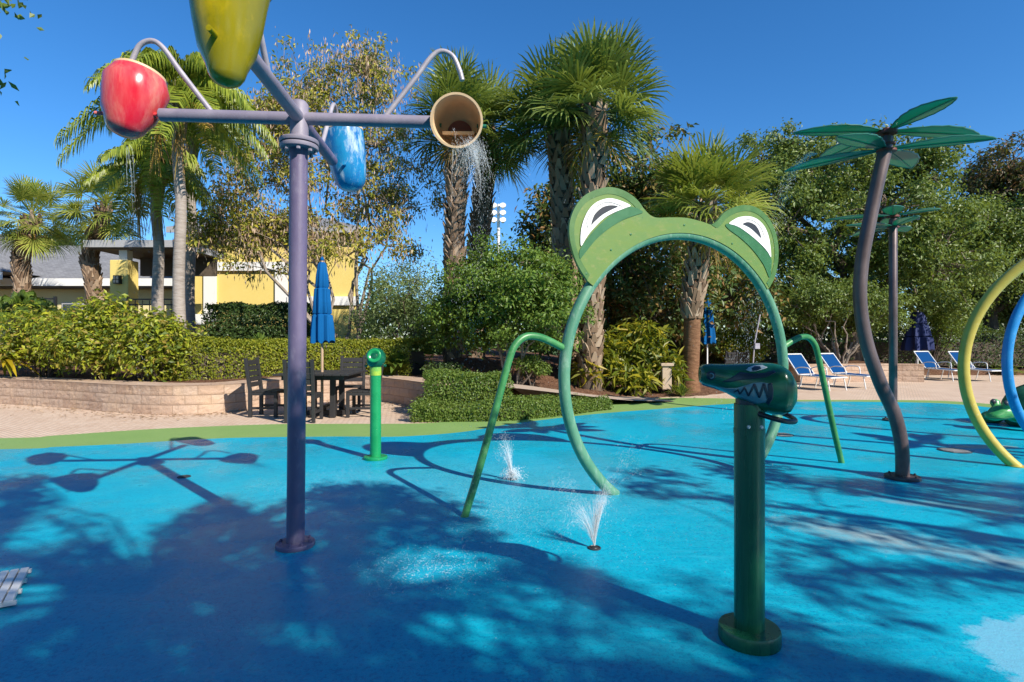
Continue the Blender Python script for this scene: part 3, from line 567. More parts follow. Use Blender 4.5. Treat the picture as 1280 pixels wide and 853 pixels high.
def sabal(base, top, label, tr=0.2, nl=44, FR=0.85, pl=0.95, leaf='lf_sabal', seed=0, smooth_to=0.0, core='palm_core', elmin=-38, bend=None, dead=5):
    rng = np.random.default_rng(seed); base, top = Vector(base), Vector(top); t = thing('sabal_palm', base, label, 'palm tree')
    H = (top - base).length; midp = base.lerp(top, 0.5) + Vector(bend or (0, 0, 0)); P = spline([base - Vector((0, 0, 0.2)), base.lerp(midp, 0.6), midp, top], 6)
    tb = MB(); tb.tube(P, [tr * (1.12 if i < 2 else 0.9) for i in range(len(P))], 14); obj('trunk', tb, M[core], t, smooth=True)
    bo = MB(); n = int(H * (1 - smooth_to) / 0.105)
    for i in range(n):
        u = smooth_to + (1 - smooth_to) * (i + 0.5) / n; k = u * (len(P) - 1); k0 = min(int(k), len(P) - 2); c = P[k0].lerp(P[k0 + 1], k - k0)
        for j in range(7):
            a = 2 * math.pi * (j + 0.5 * (i % 2)) / 7 + rng.normal(0, 0.10); o = Vector((math.cos(a), math.sin(a), 0)); s = Vector((-math.sin(a), math.cos(a), 0)); ln = rng.uniform(0.15, 0.30) * (0.8 + 0.5 * u); w0 = 0.085 * tr / 0.2; rr = tr * 0.88; out_ = rng.uniform(0.03, 0.10) * (0.7 + 0.8 * u); sk = rng.normal(0, 0.05)
            V = [c + o * rr - s * w0, c + o * rr + s * w0, c + o * (rr + 0.03) + s * w0 * 0.8 - Vector((0, 0, 0.02)), c + o * (rr + 0.03) - s * w0 * 0.8 - Vector((0, 0, 0.02)),
                 c + o * (rr + out_) - s * (w0 * 0.35 - sk) + Vector((0, 0, ln)), c + o * (rr + out_) + s * (w0 * 0.35 + sk) + Vector((0, 0, ln)), c + o * (rr + out_ + 0.02) + s * (w0 * 0.3 + sk) + Vector((0, 0, ln * 0.95)), c + o * (rr + out_ + 0.02) - s * (w0 * 0.3 - sk) + Vector((0, 0, ln * 0.95))]
            bo.add(V, [(0, 1, 5, 4), (3, 7, 6, 2), (0, 4, 7, 3), (1, 2, 6, 5), (4, 5, 6, 7)])
    if n > 2: obj('boots', bo, M['boots'], t)
    cb = MB(); ct = top + Vector((0, 0, 0.05))
    for i in range(nl):
        u = (i + 0.5) / nl; el = R(78 + (elmin - 78) * u ** 0.72 + rng.normal(0, 8)); az = i * 2.39996 + rng.normal(0, 0.2)
        fan_leaf(cb, ct + Vector((0, 0, (0.5 - u) * 0.35)), az, el, pl * rng.uniform(0.8, 1.1), FR * rng.uniform(0.85, 1.1), rng, 0, droop=0.10 + 0.26 * u)
    for i in range(dead): fan_leaf(cb, ct - Vector((0, 0, 0.3)), rng.uniform(0, 6.28), R(rng.uniform(-75, -55)), pl * 0.6, FR * 0.7, rng, 1, 1, 18, 0.3)
    obj('crown', cb, [M[leaf], M['lf_dead']], t); return t
def feather(cb, p, az, el, L, rng, m=0, grav=0.62, ll=0.5, nlf=74, wl=0.017):
    d0 = Vector((math.cos(az) * math.cos(el), math.sin(az) * math.cos(el), math.sin(el))); hd = Vector((math.cos(az), math.sin(az), 0)); Z = Vector((0, 0, 1)); P = []
    for k in range(13):
        u = k / 12; P.append(p + d0 * L * u * (1 - 0.15 * u) + hd * 0.12 * L * u * u - Z * grav * L * u * u)
    cb.tube(P, [0.03 * (1 - 0.85 * i / 12) for i in range(13)], 5, m, caps=False); V = []; F = []
    for i in range(nlf):
        u = 0.14 + 0.86 * i / nlf; k = u * 12; k0 = min(int(k), 11); q = P[k0].lerp(P[k0 + 1], k - k0); tg = (P[k0 + 1] - P[k0]).normalized(); sd = tg.cross(Z).normalized(); l0 = ll * (0.35 + 0.65 * math.sin(math.pi * min(1, u * 0.85 + 0.12)))
        for sgn in (-1, 1):
            l = l0 * rng.uniform(0.8, 1.15); dr = (tg * 0.55 + sd * sgn * 0.85 + Z * rng.uniform(-0.15, 0.45)).normalized(); n2 = dr.cross(tg).normalized(); w = wl * rng.uniform(0.8, 1.3); wv = tg * w
            m1 = q + dr * l * 0.45; m2 = m1 + (dr * 0.45 - Z * 0.75) * l * 0.30; tp = m2 + (dr * 0.15 - Z * 0.9) * l * 0.33; o = len(V)
            V += [q - wv * 0.5, q + wv * 0.5, m1 + wv, m2 + wv * 0.7, tp, m2 - wv * 0.7, m1 - wv]; F += [(o, o + 1, o + 2, o + 6), (o + 6, o + 2, o + 3, o + 5), (o + 5, o + 3, o + 4)]
    cb.add(V, F, m)
def queen(base, top, label, tr=0.13, nf=20, L=2.6, seed=0, dead=1, infl=2, grav=0.62, ll=0.55, name='queen_palm'):
    rng = np.random.default_rng(seed); base, top = Vector(base), Vector(top); t = thing(name, base, label, 'palm tree')
    P = [base.lerp(top, i / 14) + Vector((0.04 * math.sin(i), 0.03 * math.cos(i * 1.3), 0)) for i in range(15)]; P[0] = base - Vector((0, 0, 0.2)); tb = MB()
    tb.tube(P, [tr * (1.15 - 0.3 * i / 14) for i in range(15)], 14); obj('trunk', tb, M['palm_grey'], t, smooth=True)
    sh = MB()
    for i in range(9):
        a = i * 2.4; o = Vector((math.cos(a), math.sin(a), 0)); sh.tube([top + o * tr * 0.6 - Vector((0, 0, 0.55 + 0.05 * i)), top + o * tr * 1.25 - Vector((0, 0, 0.1)), top + o * tr * 2.0 + Vector((0, 0, 0.35))], [0.05, 0.06, 0.025], 6)
    obj('leaf_bases', sh, M['boots'], t, smooth=True); cb = MB()
    for i in range(nf):
        u = (i + 0.5) / nf; el = R(80 - 92 * u ** 0.9 + rng.normal(0, 4)); feather(cb, top + Vector((0, 0, 0.1)), i * 2.39996 + rng.normal(0, 0.25), el, L * rng.uniform(0.85, 1.1), rng, 0, grav * (0.75 + 0.3 * u), ll)
    for i in range(dead): feather(cb, top - Vector((0, 0, 0.1)), [-0.55, 2.6][i % 2], R(5), L * 0.55, rng, 1, 0.75, ll * 0.7)
    obj('crown', cb, [M[leaf_q], M['lf_dead']], t)
    if infl:
        ib = MB()
        for j in range(infl):
            a = [-2.3, -1.0, 0.5][j]; o = Vector((math.cos(a), math.sin(a), 0)); q = top - Vector((0, 0, 0.25)) + o * tr
            for k in range(34):
                e = q + o * 0.25 + Vector((rng.normal(0, .10), rng.normal(0, .10), -rng.uniform(0.7, 1.6))); ib.tube([q, q + o * 0.3 + Vector((rng.normal(0, .04), rng.normal(0, .04), -0.25)), e], [0.012, 0.009, 0.006], 4, caps=False)
        obj('flower_stalks', ib, M['lf_dead'], t)
    return t
leaf_q = 'lf_queen'

# ------------------------------------------------------------------ palms
def gz(x, y): return max(0.0, hz(x, y))
def px(u, Y): return (u - 640) / FPX * Y
x = px(225, 11.75); queen((x, 11.75, gz(x, 11.75)), at(224, 122, 11.75), 'tallest queen palm with grey trunk rising from bed right behind the wall', 0.112, 26, 2.05, 11, 1, 2, 0.72, 0.66)
x = px(199, 14.2); queen((x, 14.2, gz(x, 14.2)), at(196, 215, 14.2), 'shorter queen palm with brown hanging flower stalks beside the tall grey trunk', 0.13, 20, 1.75, 12, 0, 2, 0.75, 0.6)
x = px(237, 16.4); queen((x, 16.4, gz(x, 16.4)), at(240, 165, 16.4), 'thin queen palm half hidden behind the tall palm with golden dying frond', 0.13, 18, 2.0, 13, 1, 0, 0.72, 0.6)
leaf_q = 'lf_fern'
x = px(24, 13.6); queen((x, 13.6, 1.0), (x, 13.6, 1.9), 'small feathery palm by the far left railing below sabal palm', 0.1, 20, 1.3, 14, 0, 0, 0.7, 0.32, 'pygmy_palm')
sabal(at(28, 380, 19), at(40, 275, 19), 'sabal palm with ragged brown trunk at the far left edge', 0.21, 44, 0.72, 0.78, 'lf_sabal_y', 21, elmin=-48, bend=(-0.2, 0, 0))
sabal(at(120, 385, 18), at(132, 262, 18), 'bright sabal palm leaning beside the yellow column portico', 0.20, 44, 0.72, 0.78, 'lf_sabal_y', 22, elmin=-45, bend=(-0.35, 0, 0))
x = px(566, 14); sabal((x, 14, gz(x, 14)), at(572, 150, 14), 'straight sabal palm directly behind the tipping tan bucket', 0.22, 34, 0.88, 0.78, 'lf_sabal', 23, elmin=-14, dead=3)
x = px(594, 15.2); sabal((x, 15.2, gz(x, 15.2)), at(612, 172, 15.2), 'darker sabal palm close right of the straight one with fronds hanging low', 0.24, 32, 0.98, 0.82, 'lf_sabal', 24, elmin=-42, bend=(-0.1, 0, 0))
x = px(737, 12.9); sabal((x, 12.9, gz(x, 12.9)), at(743, 138, 12.9), 'tallest sabal palm with thick criss-cross trunk rising behind left frog eye', 0.25, 46, 1.08, 0.86, 'lf_sabal', 25, elmin=-10, dead=3)
x = px(712, 13.9); sabal((x, 13.9, gz(x, 13.9)), at(698, 158, 13.9), 'second sabal palm of the pair leaning left behind the frog eye', 0.25, 34, 1.10, 0.85, 'lf_sabal', 26, elmin=-22, dead=3)
x = px(862, 13.8); sabal((x, 13.8, gz(x, 13.8)), at(884, 258, 13.8), 'short sabal palm with reddish brown trunk seen through the frog ring', 0.225, 46, 1.05, 0.85, 'lf_sabal_y', 27, smooth_to=0.5, core='palm_red', elmin=-12, bend=(-0.12, 0, 0))

# ------------------------------------------------------------------ broadleaf trees
def E(u, v, Y, ru, rv, ry): c = at(u, v, Y); return ((c.x, c.y, c.z), (ru / FPX * Y, ry, rv / FPX * Y))
def seed_extra(cb, CL, OD, rng, tb):
    k = np.concatenate([rng.integers(0, len(CL), 8000), rng.choice(np.nonzero(rng.uniform(0, 1, len(CL)) < 0.45)[0], 7000)]); P = CL[k] + rng.normal(0, 0.17, (15000, 3)); l = rng.uniform(0.08, 0.19, 15000); a = rng.uniform(0, 6.28, 15000); w = 0.014
    e = P + np.stack([rng.normal(0, 0.03, 15000), rng.normal(0, 0.03, 15000), -l], 1); s = np.stack([np.cos(a) * w, np.sin(a) * w, 0 * a], 1); mid = (P + e) / 2
    cb.addq(np.stack([P, mid + s, e, mid - s], 1).reshape(-1, 3), np.arange(4 * 15000).reshape(-1, 4), 1)
    for i in range(800):
        p = Vector(CL[rng.integers(0, len(CL))]); up = sm((p.z - 3.5) / 3.5)
        if rng.uniform() < 0.15 + up: q = p + Vector((rng.normal(0, 0.28), rng.normal(0, 0.28), rng.uniform(0.15, 0.45) + 0.8 * up * rng.uniform())); tb.tube([p, p.lerp(q, .5) + Vector((rng.normal(0, .04), 0, 0)), q], [0.012, 0.009, 0.004], 4, caps=False)
x = px(428, 14.6)
broad_tree('flowering_tree', (x, 14.6, gz(x, 14.6)), 'sparse yellowing tree hung with brown seed pods behind the purple pole', [E(430, 190, 14.6, 110, 120, 1.6), E(330, 300, 14.3, 92, 58, 1.2), E(490, 250, 14.8, 62, 85, 1.3), E(400, 110, 14.6, 85, 68, 1.2), E(300, 235, 14.5, 55, 55, 1.0), E(460, 90, 14.6, 55, 48, 1.0), E(360, 170, 14.5, 70, 70, 1.2), E(320, 285, 14.3, 85, 32, 1.1), E(420, 300, 14.2, 70, 34, 1.0), E(270, 290, 14.2, 42, 40, 0.9)],
           470, 46, 0.22, 0.12, 0.058, 'lf_seed', 'bark_pale', 0.10, 0.9, 12, 31, stems=4, extra=seed_extra, up=0.4, shell=0.6, splay=0.3)
x = px(642, 12.3)
broad_tree('broadleaf_bush', (x, 12.3, gz(x, 12.3)), 'rounded glossy green tree shrub left of the frog ring', [E(640, 368, 12.3, 78, 70, 1.35), E(600, 360, 12.3, 50, 55, 1.0), E(690, 385, 12.1, 42, 55, 0.9), E(575, 400, 12.4, 40, 40, 0.9)],
           230, 135, 0.22, 0.095, 0.052, 'lf_lig', 'bark_pale', 0.05, 0.5, 8, 32, stems=5, cat='tree')
x = px(506, 14.0)
broad_tree('broadleaf_bush', (x, 14, gz(x, 14)), 'loose grey green tree shrub between yellow building and sabal trunks', [E(505, 378, 14, 55, 58, 1.2), E(540, 390, 14.2, 45, 45, 1.0), E(470, 400, 14.2, 30, 35, .8)],
           120, 95, 0.30, 0.085, 0.035, 'lf_grey', 'bark', 0.045, 0.5, 7, 33, stems=5, cat='tree')
x = px(800, 18)
broad_tree('magnolia_tree', (x, 18, gz(x, 18)), 'dark magnolia with brown leaf undersides filling the frog ring background', [E(800, 250, 18, 95, 95, 2.6), E(790, 360, 17.5, 105, 80, 2.2), E(700, 330, 18.5, 55, 130, 2.0), E(890, 360, 18.5, 80, 75, 2.0)],
           480, 75, 0.38, 0.21, 0.10, 'lf_mag', 'bark', 0.2, 1.3, 10, 34)
x = px(1065, 22)
broad_tree('live_oak', (x, 22, 0.4), 'wide live oak with dense small leaves behind the petal posts', [E(1060, 270, 22, 125, 105, 3.6), E(960, 300, 21.5, 75, 110, 3.0), E(1140, 330, 21, 85, 80, 3.0), E(1010, 210, 22, 70, 40, 2.2), E(1120, 215, 22, 70, 45, 2.2), E(1030, 380, 21, 80, 40, 2.5), E(960, 190, 22, 30, 30, 1.5)],
           640, 150, 0.36, 0.15, 0.085, 'lf_oak', 'bark', 0.3, 2.2, 12, 35, shell=0.4)
x = px(1240, 24)
broad_tree('live_oak', (x, 24, 0.4), 'lower dark live oak at the right edge behind the yellow hoop', [E(1240, 330, 24, 90, 75, 3.2), E(1310, 320, 23.5, 80, 95, 3.0), E(1190, 290, 24, 40, 45, 2.0)],
           380, 150, 0.38, 0.15, 0.085, 'lf_oak', 'bark', 0.28, 2.0, 9, 36, shell=0.4)
x = px(1265, 27)
broad_tree('magnolia_tree', (x, 27, 0.3), 'russet leaved magnolia rising above oaks at the right edge', [E(1265, 225, 27, 52, 58, 2.2), E(1290, 260, 27, 60, 60, 2.2)], 200, 90, 0.4, 0.21, 0.10, 'lf_red', 'bark', 0.22, 3.0, 7, 37)
x = px(1050, 18.6)
broad_tree('multi_stem_shrub', (x, 18.6, 0.48), 'wide shrub with many bare pale stems behind the low block wall', [E(1050, 375, 18.6, 75, 28, 1.3), E(1000, 385, 18.6, 42, 26, 1.2), E(1100, 390, 18.4, 40, 26, 1.1)],
           130, 100, 0.26, 0.12, 0.06, 'lf_oak', 'bark_pale', 0.055, 0.75, 12, 38, stems=10, cat='shrub', splay=0.9)
x = px(1192, 20.5); shrub('leafy_shrub', (x, 21.5, 0.3), 'light green feathery shrub right of the navy umbrella', (px(1190, 21.5), 21.5, 2.1), (1.5, 1.2, 1.1), 7500, 0.11, 0.045, 'lf_fern', 39)
shrub('leafy_shrub', (px(922, 20), 20, 0.4), 'yellow green rounded shrub behind the blue parasol in the frog ring', (px(924, 20), 20, 1.25), (1.25, 1.0, 0.9), 15000, 0.10, 0.045, 'lf_bright', 40)
broad_tree('distant_tree', (px(58, 45), 45, 0), 'dark distant tree above the grey roof at far left', [E(30, 298, 45, 28, 22, 2.0), E(85, 302, 45, 28, 16, 2.0), E(58, 310, 45, 50, 12, 2)], 90, 60, 0.9, 0.25, 0.14, 'lf_dark', 'bark', 0.3, 4, 6, 41)
# far wood behind everything: reads as one mass
rng = np.random.default_rng(77); tb = MB(); n = 46000; xx = rng.uniform(-16, 50, n); prof = np.where(xx > 2, 5.2, 3.6) + 1.1 * np.sin(xx * 0.6) + 0.8 * np.sin(xx * 1.7 + 1) + 0.5 * np.sin(xx * 3.9); prof = np.where(xx < -3, prof * 0.85, prof)
zz = rng.uniform(0, 1, n) ** 0.7 * prof; P = np.stack([xx, 33 + 1.5 * np.sin(xx * 0.9) + rng.normal(0, 0.8, n), zz], 1)
leaves(tb, P, np.tile([0, -1.0, 0.2], (n, 1)), 0.34, 0.18, rng); tag(obj('treeline', tb, M['lf_dark']), 'dark far wood closing the view behind the garden', 'treeline', kind='stuff')

# ------------------------------------------------------------------ hedges, shrubs and low plants
hedge('clipped_hedge', [(-7.2, 11.6), (-6.2, 11.9), (-5.4, 12.7), (-4.4, 13.4), (-3.0, 13.5), (-2.2, 13.2)], 1.0, 0.5, 1.33, 30000, 0.058, 0.032, 'lf_hedge', 'long clipped yellow green hedge behind the dining table wall', 51)
hedge('clipped_hedge', [(px(276, 15.4), 15.4), (px(340, 15.2), 15.2), (px(395, 15.2), 15.2)], 1.2, 0.55, 2.25, 24000, 0.085, 0.05, 'lf_dark', 'dark green hedge block against the yellow building wall', 52, 0.09)
hedge('clipped_hedge', [(-1.45, 10.05), (-0.8, 10.15), (-0.25, 10.35)], 0.85, 0.0, 0.74, 16000, 0.05, 0.028, 'lf_cover', 'boxy clipped green hedge at the right end of curved wall', 53, 0.06)
hedge('low_hedge', [(-1.55, 9.5), (-0.6, 9.55), (0.3, 9.95), (1.0, 10.5), (1.5, 10.95)], 0.95, 0.0, 0.30, 26000, 0.045, 0.025, 'lf_cover', 'low green ground cover hedge tapering along the pad edge', 54, 0.10, taper=0.25)
hedge('clipped_hedge', [(8.5, 21.8), (12, 22.4), (17, 22.2), (24, 21.6)], 1.3, 0.3, 1.7, 16000, 0.10, 0.055, 'lf_dark', 'dark background hedge along the iron fence behind loungers', 55, 0.12)
hedge('clipped_hedge', [(2.6, 20.5), (5.0, 20.6), (7.8, 21.0)], 1.2, 0.4, 2.2, 9000, 0.11, 0.055, 'lf_dark', 'dark background hedge behind parasol and reddish palm trunk', 56, 0.14)
shrub('leafy_shrub', (px(62, 12.4), 12.4, 0.5), 'bright leafy shrub at far left with gaps showing bare stems', (px(62, 12.4), 12.4, 1.35), (1.3, 0.8, 0.85), 5600, 0.115, 0.058, 'lf_bright', 61, lumps=26)
shrub('leafy_shrub', (px(128, 11.6), 11.6, 0.5), 'bright leafy shrub in front of the yellow column', (px(128, 11.6), 11.6, 1.38), (1.15, 0.75, 0.88), 5600, 0.115, 0.058, 'lf_bright', 62, lumps=26)
shrub('leafy_shrub', (px(192, 11.2), 11.2, 0.5), 'bright leafy shrub against the base of the tall palm trunk', (px(192, 11.2), 11.2, 1.18), (0.85, 0.62, 0.72), 4000, 0.115, 0.058, 'lf_bright', 63, lumps=26)
rosette('golden_croton', (px(6, 12.0), 12.0, 0.9), 'golden yellow croton leaves at the left picture edge', 60, 0.75, 0.10, 'lf_yel', 64, (-5, 70), 0.45)
rosette('cycad_plant', (px(325, 12.7), 12.75, 1.15), 'spiky fresh green cycad poking out of the clipped hedge', 45, 0.6, 0.05, 'lf_fern', 65, (10, 80), 0.35)
rosette('philodendron', (px(497, 12.9), 12.9, 0.6), 'broad arching green plant right of the emerald spout post', 40, 0.95, 0.17, 'lf_fern', 66, (20, 80), 0.55)
rosette('philodendron', (px(462, 13.4), 13.4, 0.6), 'smaller arching green plant behind the chair and spout post', 34, 0.8, 0.14, 'lf_fern', 67, (20, 80), 0.5)
shrub('leafy_shrub', (px(548, 12.2), 12.2, 0.5), 'low dark mounded shrub at foot of the straight sabal palm', (px(548, 12.2), 12.2, 0.62), (0.7, 0.45, 0.22), 3000, 0.06, 0.035, 'lf_dark', 68)
shrub('leafy_shrub', (px(660, 12.2), 12.2, 0.4), 'small green shrub between the low hedge and frog ring', (px(662, 12.2), 12.2, 0.72), (0.45, 0.4, 0.32), 2600, 0.06, 0.035, 'lf_cover', 69)
for i, (u, Y, n, r, zc, lab) in enumerate([(752, 13.3, 620, (0.62, 0.5, 0.55), 0.55, 'variegated croton bush right of the thick palm trunk'), (797, 13.8, 1150, (0.85, 0.6, 0.80), 0.85, 'largest variegated croton bush in the middle of frog ring'),
                                       (836, 13.5, 420, (0.42, 0.4, 0.48), 0.50, 'variegated croton bush left of the reddish palm trunk'), (735, 12.9, 260, (0.35, 0.3, 0.28), 0.28, 'yellowish croton bush low beside the frog ring tube'), (790, 12.95, 380, (0.55, 0.3, 0.28), 0.25, 'low yellowish croton bush at the mulch edge')]):
    x = px(u, Y); z = gz(x, Y); shrub('croton_bush', (x, Y, z), lab, (x, Y, z + zc + 0.1), r, n, 0.30, 0.075, ['lf_croton', 'lf_croton', 'lf_croton', 'lf_yel', 'lf_croton'][i], 70 + i, lumps=12, up=0.6)
rosette('grassy_plant', (px(852, 13.1), 13.1, gz(px(852, 13.1), 13.1)), 'small grassy tuft at the foot of reddish palm', 70, 0.55, 0.03, 'lf_cover', 80, (30, 85), 0.4)
rosette('grassy_plant', (px(1262, 20.8), 20.9, 0.1), 'fresh green strap leaved plant behind the blue hoop', 50, 0.8, 0.09, 'lf_fern', 81, (20, 80), 0.5)
b = MB(); p = at(833, 484, 13.25); b.box((p.x, 13.3, p.z + 0.22), (0.22, 0.22, 0.55)); b.box((p.x, 13.3, p.z + 0.53), (0.30, 0.30, 0.07)); tag(obj('stone_pillar', b, M['stone'], bevel=0.012), 'short tan stone pillar among the croton plants', 'pillar')

rng = np.random.default_rng(44); lb = MB(); n = 900; ii = rng.integers(0, len(wall_s), n); dd = np.abs(rng.normal(0, 0.35, n)) + 0.05; P = np.array([(wall_s[i][0] + rng.normal(0, .2), wall_s[i][1] - d, 0.012) for i, d in zip(ii, dd)])
P2 = np.stack([rng.uniform(-1.7, 6, 700), rng.uniform(9.0, 13.2, 700), np.full(700, 0.012)], 1); P2 = P2[[i for i, p in enumerate(P2) if -0.6 < p[1] - np.interp(p[0], FX, FY) < 0.05]]; P = np.concatenate([P, P2]); P = P[np.abs(P[:, 0]) < 12]
leaves(lb, P, np.tile([0, 0, 1.0], (len(P), 1)), 0.07, 0.035, rng, up=2.0, jit=0.35, droop=0.0); tag(obj('fallen_leaves', lb, M['pods']), 'dry fallen leaves along the foot of the wall and mulch edge', 'fallen leaves', kind='stuff')

# ------------------------------------------------------------------ stadium light far away
L_ = thing('stadium_light', (px(623, 60), 60, 0), 'white stadium light mast with stacked lamps beyond the palms', 'light mast')
b = MB(); x = px(623, 60); b.tube([(x, 60, 0), (x, 60, 15.8)], [0.3, 0.14], 10); obj('mast', b, M['white_metal'], L_)
for k, v in enumerate((259, 268, 277)):
    z = CAM_H + (V0 - v) / FPX * 60
    for sgn in (-1, 1):
        b = MB(); b.lathe([(0.06, -0.25), (0.16, -0.2), (0.34, 0.12), (0.34, 0.2), (0.0, 0.22)], 14, Matrix.Translation((x + sgn * 0.48, 59.7, z)) @ Matrix.Rotation(R(60), 4, 'X')); obj('lamp', b, M['white_metal'], L_, smooth=True)
    b = MB(); b.bar((x - 0.6, 60, z + 0.05), (x + 0.6, 60, z + 0.05), 0.08, 0.08); obj('crossarm', b, M['white_metal'], L_)

# ------------------------------------------------------------------ tipping bucket tower
def flange(bb, c, r, th, m=0): bb.lathe([(0, 0), (r * 0.98, 0), (r, th * 0.15), (r, th * 0.85), (r * 0.97, th), (0, th)], 32, Matrix.Translation(c), m)
def bolts(name, c, r, n, z, size, parent, mat, ph=0.0):
    for i in range(n):
        a = 2 * math.pi * i / n + ph; bb = MB(); bb.lathe([(0, 0), (size, 0), (size, size * 1.1), (size * 0.55, size * 1.1), (size * 0.55, size * 1.7), (0, size * 1.7)], 6, Matrix.Translation((c[0] + r * math.cos(a), c[1] + r * math.sin(a), z))); obj(name, bb, mat, parent)
PX, PY = -1.40, 3.62; TB = thing('bucket_tower', (PX, PY, 0.012), 'tall purple pole with four arms carrying coloured tipping buckets', 'water feature')
b = MB(); b.tube([(PX, PY, 0.02), (PX + 0.012, PY, 1.3), (PX + 0.022, PY, 2.60)], 0.056, 28); obj('pole', b, M['purple'], TB, smooth=True)
b = MB(); flange(b, (PX, PY, 0.012), 0.122, 0.028); fb_ = obj('base_flange', b, M['purple'], TB, smooth=True); bolts('bolt', (PX, PY), 0.095, 8, 0.04, 0.011, fb_, M['purple'])
TX = PX + 0.025
b = MB(); flange(b, (TX, PY, 2.575), 0.118, 0.026); flange(b, (TX, PY, 2.608), 0.122, 0.026); fl = obj('joint_flange', b, M['violet_grey'], TB, smooth=True); bolts('bolt', (TX, PY), 0.097, 8, 2.55, 0.013, fl, M['violet_grey'], 0.3)
b = MB(); b.tube([(TX, PY, 2.63), (TX, PY, 2.865), (TX, PY, 2.885)], [0.057, 0.057, 0.042], 28); obj('head', b, M['violet_grey'], TB, smooth=True)
YAW = R(4); ZA = 2.775
def pol(a, d, z): return Vector((TX + math.cos(a + YAW) * d, PY + math.sin(a + YAW) * d, z))
ANG = {'right': 0.0, 'back': R(90), 'left': R(180), 'front': R(270)}
for k, a in ANG.items():
    b = MB(); b.tube([pol(a, 0.03, ZA), pol(a, 0.86, ZA)], 0.040, 20); arm_o = obj('arm', b, M['violet_grey'] if k != 'back' else M['purple'], TB, smooth=True)
    b = MB(); b.tube(spline([pol(a, 0.55, ZA + 0.03), pol(a, 0.74, ZA + 0.28), pol(a, 0.84, ZA + 0.42), pol(a, 0.91, ZA + 0.468), pol(a, 0.985, ZA + 0.44), pol(a, 1.03, ZA + 0.35), pol(a, 1.05, ZA + 0.28)], 6), 0.0165, 12); obj('spray_pipe', b, M['galv'], arm_o, smooth=True)
def bucket(a, axis, mat, label, liner='tan_in', prof_s=1.0, H=0.44, out=1.04, dz=0.0, shift=(0, 0, 0), mouth=0.185, bot=0.11, rim=None):
    rim = rim or mouth
    c = pol(a, out, ZA + dz) + Vector(shift); ax = Vector(axis).normalized(); xx_ = (Vector((1, 0, 0)) - ax * ax.x).normalized(); yy_ = ax.cross(xx_)
    Mx = Matrix.Translation(c) @ Matrix((xx_, yy_, ax)).transposed().to_4x4() @ Matrix.Translation((0, 0, -0.35 * H))
    s = prof_s; P = [(0.0, 0.0), (bot * 0.40, 0.006), (bot * 0.70, 0.022), (bot * 0.90, 0.048), (bot * 1.03, 0.085), (bot + (mouth - bot) * 0.5, 0.34 * H), (bot + (mouth - bot) * 0.8, 0.58 * H), (mouth, 0.80 * H), (rim, H), (rim - 0.004, H + 0.004), (rim - 0.012, H)]
    b = MB(); b.lathe([(r * s, z * s) for r, z in P], 40, Mx); o = obj('bucket', b, M[mat], TB, smooth=True); o['label'] = label
    I = [(rim + 0.003, H - 0.012), (rim + 0.003, H + 0.007), (rim - 0.011, H + 0.007), (mouth - 0.014, 0.80 * H), (bot + (mouth - bot) * 0.8 - 0.013, 0.58 * H), (bot + (mouth - bot) * 0.5 - 0.012, 0.34 * H), (bot * 0.92, 0.09), (bot * 0.5, 0.045), (0, 0.035)]
    b = MB(); b.lathe([(r * s, z * s) for r, z in I], 40, Mx); obj('liner', b, M[liner], o, smooth=True)
    for sg in (-1, 1):
        d = Vector((math.cos(a + YAW), math.sin(a + YAW), 0)); q = c + d * sg * (mouth * 0.90 * s); b = MB(); b.tube([q - d * sg * 0.03, q + d * sg * 0.035], 0.013, 12); obj('pivot_pin', b, M[mat], o, smooth=True)
    return o, Mx
bucket(ANG['left'], (0.13, 0.22, 1), 'red', 'glossy red bucket with faded pink streaks', mouth=0.186, bot=0.115, rim=0.150, H=0.43, out=1.055)
bucket(ANG['front'], (0.0, 0.05, 1), 'yellow_b', 'olive yellow bucket nearest the camera', mouth=0.165, bot=0.085, rim=0.185, H=0.5, shift=(-0.01, 0, -0.09))
bucket(ANG['back'], (-0.16, 0.0, 1), 'blue_b', 'blue bucket streaked with white', mouth=0.165, bot=0.12, H=0.5, shift=(0.09, 0, -0.02))
wb, Mx = bucket(ANG['right'], (0.02, -1, -0.24), 'green_b', 'bucket tipped over with tan inside facing the camera', mouth=0.165, bot=0.115, shift=(-0.02, 0.10, 0.02), H=0.36)
b = MB(); b.prism([(0.085 * math.cos(t), -0.045 + 0.085 * math.sin(t)) for t in np.linspace(0, math.pi, 18)], 0.06, 0.075, lambda x, y, t: Mx @ Vector((x, y, t))); obj('baffle', b, M['rust_in'], wb)
b = MB(); b.prism([(-0.105, -0.068), (0.105, -0.068), (0.105, -0.047), (-0.105, -0.047)], 0.06, 0.22, lambda x, y, t: Mx @ Vector((x, y, t))); obj('inner_lip', b, M['cream_in'], wb)

# ------------------------------------------------------------------ frog ring
RC = Vector((1.600, 5.178, 1.026)); RR = 1.287; RY = 0.4324
RE = Vector((math.cos(RY), math.sin(RY), 0)); RN = Vector((math.sin(RY), -math.cos(RY), 0))    # RN faces the camera
def ringp(s, t, n=0.0): return RC + RE * s + Vector((0, 0, t)) + RN * n
def unring(u, v):                                        # outline point measured in the plane of the ring
    d = Vector(((u - 640) / FPX, 1, (V0 - v) / FPX)); o = Vector((0, 0, CAM_H)); k = (RC + RN * 0.05 - o).dot(RN) / d.dot(RN); q = o + d * k - RC; return (q.dot(RE), q.z)
FA = thing('frog_arch', (RC.x, RC.y, 0.012), 'large green ring spray arch topped with a smiling frog face', 'water feature')
a0 = math.asin((RC.z - 0.0) / RR); b = MB(); b.tube([ringp(RR * math.cos(t), RR * math.sin(t)) for t in np.linspace(-a0 , math.pi + a0, 90)], 0.049, 20); obj('ring', b, M['ring'], FA, smooth=True)
